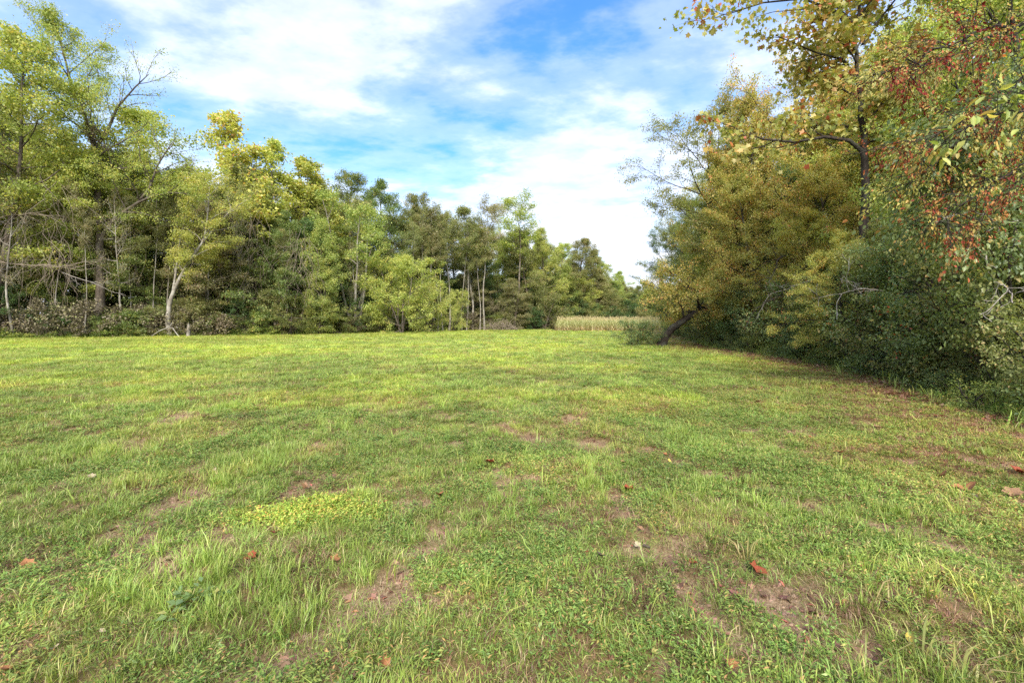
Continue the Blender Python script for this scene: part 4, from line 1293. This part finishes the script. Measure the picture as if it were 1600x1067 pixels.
# ------------------------------------------------------------------ scattered stuff (geometry nodes)
def scatter(name, P, rot, scl, idx, tint, protos, label, cat):
    me = np_mesh(name, P, attrs={'rot': ('FLOAT_VECTOR', rot), 'scl': ('FLOAT_VECTOR', scl), 'idx': ('INT', idx), 'tint': ('FLOAT_COLOR', np.c_[tint, np.ones(len(P))])})
    ob = link(bpy.data.objects.new(name, me))
    col = bpy.data.collections.new(name + '_pieces')
    for i, pm in enumerate(protos):
        col.objects.link(bpy.data.objects.new('%s_piece_%02d' % (name, i), pm))
    g = bpy.data.node_groups.new(name + '_scatter', 'GeometryNodeTree')
    g.interface.new_socket('Geometry', in_out='INPUT', socket_type='NodeSocketGeometry')
    g.interface.new_socket('Geometry', in_out='OUTPUT', socket_type='NodeSocketGeometry')
    gi, gou = g.nodes.new('NodeGroupInput'), g.nodes.new('NodeGroupOutput')
    ci = g.nodes.new('GeometryNodeCollectionInfo')
    ci.inputs['Collection'].default_value = col
    ci.inputs['Separate Children'].default_value = True
    ci.inputs['Reset Children'].default_value = True
    ip = g.nodes.new('GeometryNodeInstanceOnPoints')
    ip.inputs['Pick Instance'].default_value = True

    def na(nm, typ):
        a = g.nodes.new('GeometryNodeInputNamedAttribute')
        a.data_type = typ
        a.inputs['Name'].default_value = nm
        return a.outputs['Attribute']
    er = g.nodes.new('FunctionNodeEulerToRotation')
    g.links.new(na('rot', 'FLOAT_VECTOR'), er.inputs[0])
    g.links.new(gi.outputs[0], ip.inputs['Points'])
    g.links.new(ci.outputs[0], ip.inputs['Instance'])
    g.links.new(na('idx', 'INT'), ip.inputs['Instance Index'])
    g.links.new(er.outputs[0], ip.inputs['Rotation'])
    g.links.new(na('scl', 'FLOAT_VECTOR'), ip.inputs['Scale'])
    g.links.new(ip.outputs[0], gou.inputs[0])
    md = ob.modifiers.new('scatter', 'NODES')
    md.node_group = g
    tag(ob, label, cat, kind='stuff')
    return ob


def tuft_mesh(seed, n, h0, h1, w, rad, lean, mat, rlo=0.0, rhi=0.85, dryp=0.08):
    rng = np.random.default_rng(seed)
    V, T, rn = [], [], []
    for i in range(n):
        a = rng.uniform(0, 2 * PI)
        r = rad * math.sqrt(rng.uniform(0, 1))
        b = np.array([r * math.cos(a), r * math.sin(a), -0.01])
        a2 = a + rng.normal(0, 0.9)
        h = rng.uniform(h0, h1)
        ln = lean * rng.uniform(0.3, 1.3)
        d = np.array([math.cos(a2), math.sin(a2), 0])
        sd = np.array([-math.sin(a2 + rng.normal(0, 0.6)), math.cos(a2), 0])
        k = len(V)
        ww = w * rng.uniform(0.7, 1.3)
        p1 = b + d * ln * h * 0.35 + np.array([0, 0, h * 0.55])
        p2 = b + d * ln * h * 1.0 + np.array([0, 0, h * (0.98 - 0.35 * ln)])
        V += [b - sd * ww * 0.4, b + sd * ww * 0.4, p1 - sd * ww * 0.5, p1 + sd * ww * 0.5, p2]
        T += [(k, k + 1, k + 3), (k, k + 3, k + 2), (k + 2, k + 3, k + 4)]
        v_ = 0.97 if rng.uniform() < dryp else rng.uniform(rlo, rhi)
        rn += [v_] * 5
    me = np_mesh('tuft', np.array(V), tris=T, attrs={'rnd': ('FLOAT', np.array(rn))})
    me.materials.append(MATS[mat])
    return me


def weed_mesh(seed, n, rad, h, leaf, lw=0.34, mat='weedleaf'):
    rng = np.random.default_rng(seed)
    m_ = max(4, n // 6)
    st = rng.normal(0, rad * 0.6, (m_, 2))
    sh = h * rng.uniform(0.4, 1.1, m_)
    k = rng.integers(0, m_, n)
    q = rng.uniform(0.25, 1, n)
    pos = np.c_[st[k] + rng.normal(0, rad * 0.16, (n, 2)), sh[k] * q]
    ax = rng.normal(0, 1, (n, 3)) * np.array([1, 1, 0.35]) + np.array([0, 0, 0.35])
    nr = rng.normal(0, 0.45, (n, 3)) + np.array([0, 0, 1])
    return leaves_mesh('weed', rng, pos, ax, nr, leaf * rng.uniform(0.6, 1.25, n), lw, 'diamond', rng.uniform(0, 1, n), mat)


grass_protos = [tuft_mesh(300, 26, 0.05, 0.13, 0.0030, 0.05, 0.6, 'grassblade'), tuft_mesh(301, 28, 0.04, 0.10, 0.0028, 0.06, 0.9, 'grassblade'),
                tuft_mesh(302, 24, 0.08, 0.18, 0.0034, 0.045, 0.5, 'grassblade'), tuft_mesh(303, 28, 0.03, 0.08, 0.0028, 0.065, 1.1, 'grassblade', dryp=0.25),
                weed_mesh(304, 80, 0.07, 0.055, 0.024, 0.30), weed_mesh(305, 95, 0.085, 0.045, 0.020, 0.32), weed_mesh(306, 70, 0.06, 0.075, 0.028, 0.26),
                tuft_mesh(307, 30, 0.02, 0.07, 0.0024, 0.08, 1.5, 'strawblade', 0, 1), tuft_mesh(308, 9, 0.12, 0.24, 0.005, 0.05, 0.85, 'grassblade', 0.2, 0.8),
                tuft_mesh(309, 34, 0.03, 0.08, 0.0026, 0.08, 1.0, 'thatchblade', 0, 1)]
rg = np.random.default_rng(77)
# candidate points, density falling with distance, tuft size growing
cand = []
Ys = [1.3, 3, 5, 7, 10, 14, 19, 25, 33, 43, 56, 72, 100]
for y0, y1 in zip(Ys[:-1], Ys[1:]):
    ym = 0.5 * (y0 + y1)
    s = max(1.0, ym / 5.5) ** 0.72
    dens = 440 / s ** 2
    xl, xr = max(-1.28 * y1 - 1.5, -62), min(1.28 * y1 + 1.5, 30)
    n = int((xr - xl) * (y1 - y0) * dens)
    x = rg.uniform(xl, xr, n)
    y = rg.uniform(y0, y1, n)
    cand.append(np.c_[x, y, np.full(n, s)])
cand = np.concatenate(cand)
x, y, s = cand.T
inside = (np.abs(x) < 1.28 * y + 1.5) & (y < left_front(x) + 0.6) & (x < right_front(y) + 0.4)
# corn stand keeps its own ground
inside &= ~((x > 8) & (y > 82.4))
b = bare_at(x, y)
lt = litter_at(x, y)
pk = rg.uniform(0, 1, len(x))
inside &= (pk > 0.76 * b) & (pk > 0.93 * lt)
x, y, s, b, lt = x[inside], y[inside], s[inside], b[inside], lt[inside]
n = len(x)
# kind: weeds dominate to the right and in patches, blades to the left and in clumps
wp = np.clip(0.30 + 0.42 * sstep(-0.5, 4.0, x - 0.1 * y) * sstep(30, 10, y) + 1.9 * (fbm(x * 1.1, y * 1.1, 51) - 0.5), 0.03, 0.93)
dry = dry_at(x, y)
br = bright_at(x, y)
r1, r2 = rg.uniform(0, 1, n), rg.uniform(0, 1, n)
clump = fbm(x * 2.3, y * 2.3, 61)
idx = np.where(r1 < wp, 4 + (r2 * 3).astype(int), np.where(clump > 0.60, np.where(r2 < 0.6, 2, 0), np.where(r2 < 0.45, 1, np.where(r2 < 0.75, 3, 0))))
idx = np.where(rg.uniform(0, 1, n) < 0.05 + 0.26 * dry + 0.4 * b, 7, idx)
idx = np.where((rg.uniform(0, 1, n) < 0.007) & (y < 14), 8, idx)
idx = np.where(rg.uniform(0, 1, n) < 0.10 + 0.30 * sstep(0.48, 0.66, fbm(x * 1.7, y * 1.7, 55)) * sstep(24, 9, y) + 0.5 * sstep(4.5, 1.0, right_front(y) - x), 9, idx)
hs_ = (0.75 + 0.6 * fbm(x * 0.9, y * 0.9, 71)) * rg.uniform(0.75, 1.25, n)
sz = 0.82 * s ** 0.38 * hs_
sxy = s * rg.uniform(0.85, 1.2, n)
tint = np.ones((n, 3))
v_ = (0.88 + 0.34 * sstep(0.25, 0.75, fbm(x * 1.5, y * 1.5, 81, 5))) * (1 + 0.05 * swath(x, y)) * (0.94 + 0.12 * fbm(x * 0.16, y * 0.5, 87))
tint *= v_[:, None]
tint *= 1 + (0.36 * sstep(7, 26, y) * (0.6 + 0.8 * fbm(x * 0.2, y * 0.35, 83)))[:, None] * np.array([1.15, 1.0, 0.9])
tint *= 1 + br[:, None] * np.array([0.30, 0.22, -0.05])
tint = tint * (1 - dry[:, None] * 0.6) + dry[:, None] * 0.6 * np.array([1.55, 1.12, 1.2]) * v_[:, None]
# the bright fresh weed patch
fx_, fy_ = ground_at(480, 800)
pd = sstep(1.25, 0.4, np.hypot((x - fx_) / 0.62, (y - fy_) / 0.36) + (fbm(x * 4, y * 4, 91) - 0.5))
tint *= 1 + pd[:, None] * np.array([0.75, 0.50, 0.1])
idx = np.where((pd > 0.4) & (idx != 7), 4 + (r2 * 3).astype(int), idx)
sz = np.where(pd > 0.4, sz * 1.25, sz)
P = np.c_[x, y, ground_z(x, y)]
rot = np.c_[rg.normal(0, 0.12, n), rg.normal(0, 0.12, n), rg.uniform(0, 2 * PI, n)]
scl = np.c_[sxy, sxy, sz]
scatter('field_grass', P, rot, scl, idx, tint, grass_protos, 'short mixed grass and weeds covering the clearing', 'grass')
print('grass instances', n)

# rough grass fringe along the tall wood
n = 5200
x = rg.uniform(-62, 8, n)
y = left_front(x) + rg.normal(-0.1, 0.45, n)
P = np.c_[x, y, ground_z(x, y)]
sc_ = rg.uniform(2.2, 4.2, n)
scatter('rough_grass', P, np.c_[rg.normal(0, 0.15, n), rg.normal(0, 0.15, n), rg.uniform(0, 6.28, n)], np.c_[sc_ * 1.3, sc_ * 1.3, sc_ * rg.uniform(0.6, 1.1, n)], rg.integers(0, 5, n),
        np.tile([1.0, 1.0, 1.0], (n, 1)) * rg.uniform(0.75, 1.3, n)[:, None], [grass_protos[i] for i in (0, 2, 2, 8, 4)], 'taller rough grass fringe at the foot of the tall wood', 'grass')

# corn stand behind its front row
rows = np.arange(82.8, 101, 0.76)
xs = []
for ry in rows:
    k = np.arange(8.3 * ry / 82, 44, 0.27)
    xs.append(np.c_[k + rg.uniform(-0.08, 0.08, len(k)), np.full(len(k), ry) + 0.05 * (k - 8) + rg.uniform(-0.06, 0.06, len(k))])
xs = np.concatenate(xs)
xs = xs[(xs[:, 0] < right_front(xs[:, 1]) - 0.5)]
n = len(xs)
scatter('corn_stand', np.c_[xs, np.zeros(n)], np.c_[rg.normal(0, 0.05, n), rg.normal(0, 0.05, n), rg.uniform(0, 6.28, n)], np.c_[np.ones(n), np.ones(n), rg.uniform(0.72, 1.02, n) + 0.35 * fbm(xs[:, 0] * 0.8, xs[:, 1] * 0.8, 95)], rg.integers(0, 5, n),
        np.ones((n, 3)), corn, 'stand of ripening yellow corn beyond the leaning tree', 'corn')

# leaf litter along the thicket and in bare spots
n = 16000
y = 4 + 34 * rg.uniform(0, 1, n) ** 1.2
x = right_front(y) - np.abs(rg.normal(0, 1.0, n)) * np.interp(y, [6, 12, 20, 30, 40], [0.6, 1.1, 1.9, 1.9, 1.0]) + 0.4
LIT = []
for i in range(4):
    rl = np.random.default_rng(400 + i)
    LIT.append(leaves_mesh('litter', rl, np.zeros((1, 3)) + [-0.04, 0, 0], np.array([[1, 0, 0.1]]), np.array([[0.2 * i - 0.3, 0.1, 1]]), np.array([0.08]), (0.9, 0.5, 1.0, 0.4)[i], ('lobed', 'ovate', 'lobed', 'ovate')[i], np.array([0.15 + 0.27 * i]), 'litterleaf'))
scatter('leaf_litter', np.c_[x, y, ground_z(x, y) + 0.02], np.c_[rg.normal(0, 0.35, n), rg.normal(0, 0.35, n), rg.uniform(0, 6.28, n)], np.repeat(rg.uniform(0.5, 1.3, n)[:, None], 3, 1), rg.integers(0, 4, n), np.ones((n, 3)),
        LIT, 'brown leaf litter strewn along the thicket edge', 'leaf litter')

def clod_mesh(seed):
    rng = np.random.default_rng(seed)
    V = np.array([(1, 0, 0), (0.3, 0.95, 0), (-0.8, 0.6, 0), (-0.8, -0.6, 0), (0.3, -0.95, 0), (0.5, 0.35, 0.6), (-0.3, 0.4, 0.7), (-0.1, -0.5, 0.65)], float) * rng.uniform(0.7, 1.3, (8, 1))
    T = [(0, 1, 5), (1, 6, 5), (1, 2, 6), (2, 3, 6), (3, 7, 6), (3, 4, 7), (4, 0, 7), (0, 5, 7), (5, 6, 7)]
    me = np_mesh('clod', V, tris=T, attrs={'rnd': ('FLOAT', np.full(8, rng.uniform(0, 1)))})
    me.materials.append(MATS['clod'])
    return me


leaf_mat('clod', [(0, (0.15, 0.09, 0.055)), (1, (0.34, 0.23, 0.15))], trans=0.0, rough=1.0, spec=0.05, obj_var=0.25, gain=1.0)
n = 90000
y = 1.4 + 9.5 * rg.uniform(0, 1, n)
x = rg.uniform(-1.25, 1.25, n) * y
keep = bare_at(x, y) > rg.uniform(0.25, 0.9, n)
x, y = x[keep], y[keep]
n = len(x)
sz = 0.004 + 0.012 * rg.uniform(0, 1, n) ** 3
scatter('soil_clods', np.c_[x, y, ground_z(x, y) - 0.001], np.c_[np.zeros((n, 2)), rg.uniform(0, 6.28, n)], np.c_[sz, sz, sz * rg.uniform(0.5, 1, n)], rg.integers(0, 4, n), np.ones((n, 3)),
        [clod_mesh(440 + i) for i in range(4)], 'crumbly reddish soil crumbs on the bare patches', 'soil')
m_ = rg.uniform(0, 1, n) < 0.16
xl_, yl_ = x[m_], y[m_]
nl = len(xl_)
scatter('rut_litter', np.c_[xl_, yl_, ground_z(xl_, yl_) + 0.008], np.c_[rg.normal(0, 0.3, (nl, 2)), rg.uniform(0, 6.28, nl)], np.repeat(rg.uniform(0.2, 0.75, nl)[:, None], 3, 1), rg.integers(0, 4, nl), np.ones((nl, 3)),
        LIT, 'small dead leaf bits lying on the bare ruts', 'leaf litter')
n = 1800
y = rg.uniform(4.5, 40, n)
x = right_front(y) + rg.normal(0.15, 0.5, n)
sc_ = rg.uniform(1.2, 2.8, n)
scatter('thicket_grass', np.c_[x, y, ground_z(x, y)], np.c_[rg.normal(0, 0.2, (n, 2)), rg.uniform(0, 6.28, n)], np.c_[sc_, sc_, sc_ * rg.uniform(0.6, 1.2, n)], rg.integers(0, 6, n), np.ones((n, 3)) * rg.uniform(0.6, 1.2, n)[:, None],
        [grass_protos[i] for i in (0, 2, 8, 4, 6, 9)], 'straggling grass and weeds growing into the thicket edge', 'grass')

# ------------------------------------------------------------------ single fallen leaves


def fallen_leaf_mesh(seed, kind):
    rng = np.random.default_rng(seed)
    if kind == 'lobed':
        ang = [180, 200, 235, 262, 285, 305, 325, 342, 0, 18, 35, 55, 75, 98, 125, 160]
        rad = [0.14, 0.42, 0.44, 0.56, 0.44, 0.48, 0.62, 0.50, 0.74, 0.50, 0.62, 0.48, 0.44, 0.56, 0.44, 0.42]
        out = np.array([(r * math.cos(R(a)), r * math.sin(R(a))) for a, r in zip(ang, rad)]) * (1 + rng.normal(0, 0.06, (16, 1)))
    else:
        tt = np.linspace(0, 2 * PI, 16, endpoint=False)
        out = np.c_[0.6 * np.cos(tt), 0.26 * np.sin(tt) * (1 - 0.25 * np.cos(tt))]
    rings = [out * f for f in (1.0, 0.6, 0.25)]
    V = np.concatenate(rings + [np.zeros((1, 2))])
    curl, fold = rng.uniform(0.5, 1.3), rng.uniform(0.3, 1.0)
    z = curl * 0.5 * (V[:, 0] ** 2) + fold * np.abs(V[:, 1]) * 0.7 + rng.normal(0, 0.03, len(V)) - 0.05 * np.cos(V[:, 0] * 9)
    V3 = np.c_[V, z]
    Q, T = [], []
    for k in range(2):
        for i in range(16):
            j = (i + 1) % 16
            Q.append((k * 16 + i, k * 16 + j, k * 16 + 16 + j, k * 16 + 16 + i))
    for i in range(16):
        T.append((32 + i, 32 + (i + 1) % 16, 48))
    # stalk as a thin three-sided sliver
    b = len(V3)
    V3 = np.vstack([V3, [(-0.08, 0.008, 0.01), (-0.08, -0.008, 0.01), (-0.62, 0.05, 0.08), (-0.08, 0, 0.025)]])
    T += [(b, b + 1, b + 2), (b + 1, b + 3, b + 2), (b + 3, b, b + 2)]
    me = np_mesh('fallen_leaf', V3, quads=Q, tris=T, smooth=True)
    me.materials.append(MATS['leaf_tan'])
    return me


FL = [fallen_leaf_mesh(500 + i, 'lobed') for i in range(4)] + [fallen_leaf_mesh(510 + i, 'oval') for i in range(3)]
rf = random.Random(12)


def fallen(px, py, wpx, mat, mi, label, group=None, xy=None, size=None):
    if xy is None:
        X, Y = ground_at(px, py)
        size = wpx * Y / F
    else:
        X, Y = xy
    o = link(bpy.data.objects.new('fallen_leaf', FL[mi]))
    o.location = (X, Y, float(ground_z(X, Y)) + rf.uniform(0.012, 0.035) + 0.08 * size)
    o.rotation_euler = (rf.uniform(-0.35, 0.35) + 0.25, rf.uniform(-0.35, 0.35), rf.uniform(0, 6.28))
    o.scale = (size * 0.8,) * 3
    o.material_slots[0].link = 'OBJECT'
    o.material_slots[0].material = MATS[mat]
    tag(o, label, 'leaf', group)


for a in ((1183, 893, 34, 'leaf_red', 0, 'bright red lobed leaf lying by the bare reddish soil'), (1083, 880, 20, 'leaf_red', 4, 'small red oval leaf near the bright red lobed leaf'),
          (1510, 772, 36, 'leaf_orange', 1, 'large orange-brown curled lobed leaf in the weeds by the thicket'), (1581, 773, 30, 'leaf_tan', 2, 'large tan lobed leaf beside the orange-brown curled one'),
          (1472, 744, 26, 'leaf_orange', 3, 'dull orange crumpled leaf lying behind the orange-brown curled leaf'), (1590, 740, 26, 'leaf_red', 2, 'dark red lobed leaf behind the large tan leaf'),
          (40, 885, 24, 'leaf_orange', 2, 'orange-tan lobed leaf standing in the long grass'), (475, 765, 22, 'leaf_tan', 1, 'tan lobed leaf above the bright weed patch'),
          (523, 880, 22, 'leaf_orange', 0, 'orange leaf below the bright weed patch'), (686, 783, 17, 'leaf_orange', 3, 'pinkish-brown leaf on the grass before the bare soil patches'),
          (768, 730, 17, 'leaf_red', 3, 'rusty leaf at the tip of the largest bare soil patch'), (980, 770, 18, 'leaf_red', 1, 'rusty leaf in the grass past the largest bare patch'),
          (938, 878, 18, 'leaf_dark', 5, 'blackened curled leaf beside a reddish clay spot'), (143, 748, 13, 'leaf_pale', 2, 'pale cream leaf in the open grass'),
          (697, 633, 11, 'leaf_tan', 0, 'tan leaf alone in the mid field'), (1430, 870, 16, 'leaf_red', 5, 'small rust-red leaf beside the litter-filled rut'),
          (1378, 775, 18, 'leaf_tan', 6, 'narrow buff leaf standing in the weeds at the rut'), (1185, 632, 12, 'leaf_tan', 1, 'buff leaf in the weeds toward the thicket'),
          (1467, 653, 16, 'leaf_red', 2, 'red-brown leaf near the thicket edge'), (1265, 685, 9, 'leaf_red', 1, 'small scarlet leaf in the weeds'),
          (161, 992, 14, 'leaf_pale', 6, 'whitish narrow leaf upright in the long grass'), (85, 1016, 12, 'leaf_pale', 5, 'small cream narrow leaf in the long grass'),
          (600, 1052, 22, 'leaf_orange', 1, 'brown lobed leaf sunk in the grass blades'), (1143, 1050, 22, 'leaf_orange', 2, 'orange leaf half hidden by leafy weeds'),
          (1010, 852, 14, 'leaf_dark', 6, 'dark curled leaf at the base of a grass clump'), (1387, 950, 12, 'leaf_dark', 4, 'dark grey leaf beside a yellow grass tuft'),
          (10, 1058, 20, 'leaf_orange', 0, 'orange-brown leaf at the base of the long grass')):
    fallen(*a)
for i in range(240):
    if i < 130:
        Y = rf.uniform(5, 24)
        X = float(right_front(Y)) - abs(rf.gauss(0, 2.4)) - 0.2
    else:
        Y = rf.uniform(2.0, 14)
        X = rf.uniform(-1.0, 1.05) * Y
        if X > float(right_front(Y)) - 0.3:
            continue
    mt = rf.choice(['leaf_tan', 'leaf_orange', 'leaf_red', 'leaf_dark', 'leaf_tan', 'leaf_yellow' if i % 2 else 'leaf_pale'])
    cn = {'leaf_tan': 'tan', 'leaf_orange': 'orange-brown', 'leaf_red': 'rust-red', 'leaf_dark': 'blackish', 'leaf_yellow': 'yellow', 'leaf_pale': 'cream'}[mt]
    fallen(0, 0, 0, mt, rf.randrange(7), 'small %s fallen leaf scattered in the short weeds' % cn, 'scattered %s fallen leaves' % cn, xy=(X, Y), size=0.03 + 0.08 * rf.random() ** 1.8)

# ------------------------------------------------------------------ conspicuous single tufts
yt = [tuft_mesh(600 + i, 15 + 4 * i, 0.08, 0.22, 0.006, 0.04, 0.9, 'tuftblade', 0.0, 1.0, 0.1) for i in range(3)]
for i, (px, py, h, lb) in enumerate(((1378, 948, 1.0, 'yellow-green wide-bladed tuft beside a dark leaf'), (1440, 1025, 1.15, 'yellow-green wide-bladed tuft with arching blades in leafy weeds'), (1165, 870, 0.9, 'yellow-green tuft behind the bright red lobed leaf'),
                                     (1355, 1050, 0.9, 'yellow-green tuft beside the bare rut end'), (1250, 800, 0.8, 'yellowish tuft in the weeds above the rut'), (1510, 1060, 1.1, 'yellow-green long-bladed tuft in the dark weeds'))):
    X, Y = ground_at(px, py)
    o = link(bpy.data.objects.new('grass_tuft', yt[i % 3]))
    o.location = (X, Y, float(ground_z(X, Y)))
    o.rotation_euler = (0, 0, i * 1.3)
    o.scale = (h, h, h)
    tag(o, lb, 'grass')
    o['kind'] = 'thing' if False else ''
    del o['kind']
o = link(bpy.data.objects.new('broadleaf_weed', weed_mesh(620, 60, 0.10, 0.12, 0.05, 0.6, 'shrubgreen')))
X, Y = ground_at(283, 955)
o.location = (X, Y, float(ground_z(X, Y)))
tag(o, 'dark broad-leaved weed clump standing in the grass', 'weed')
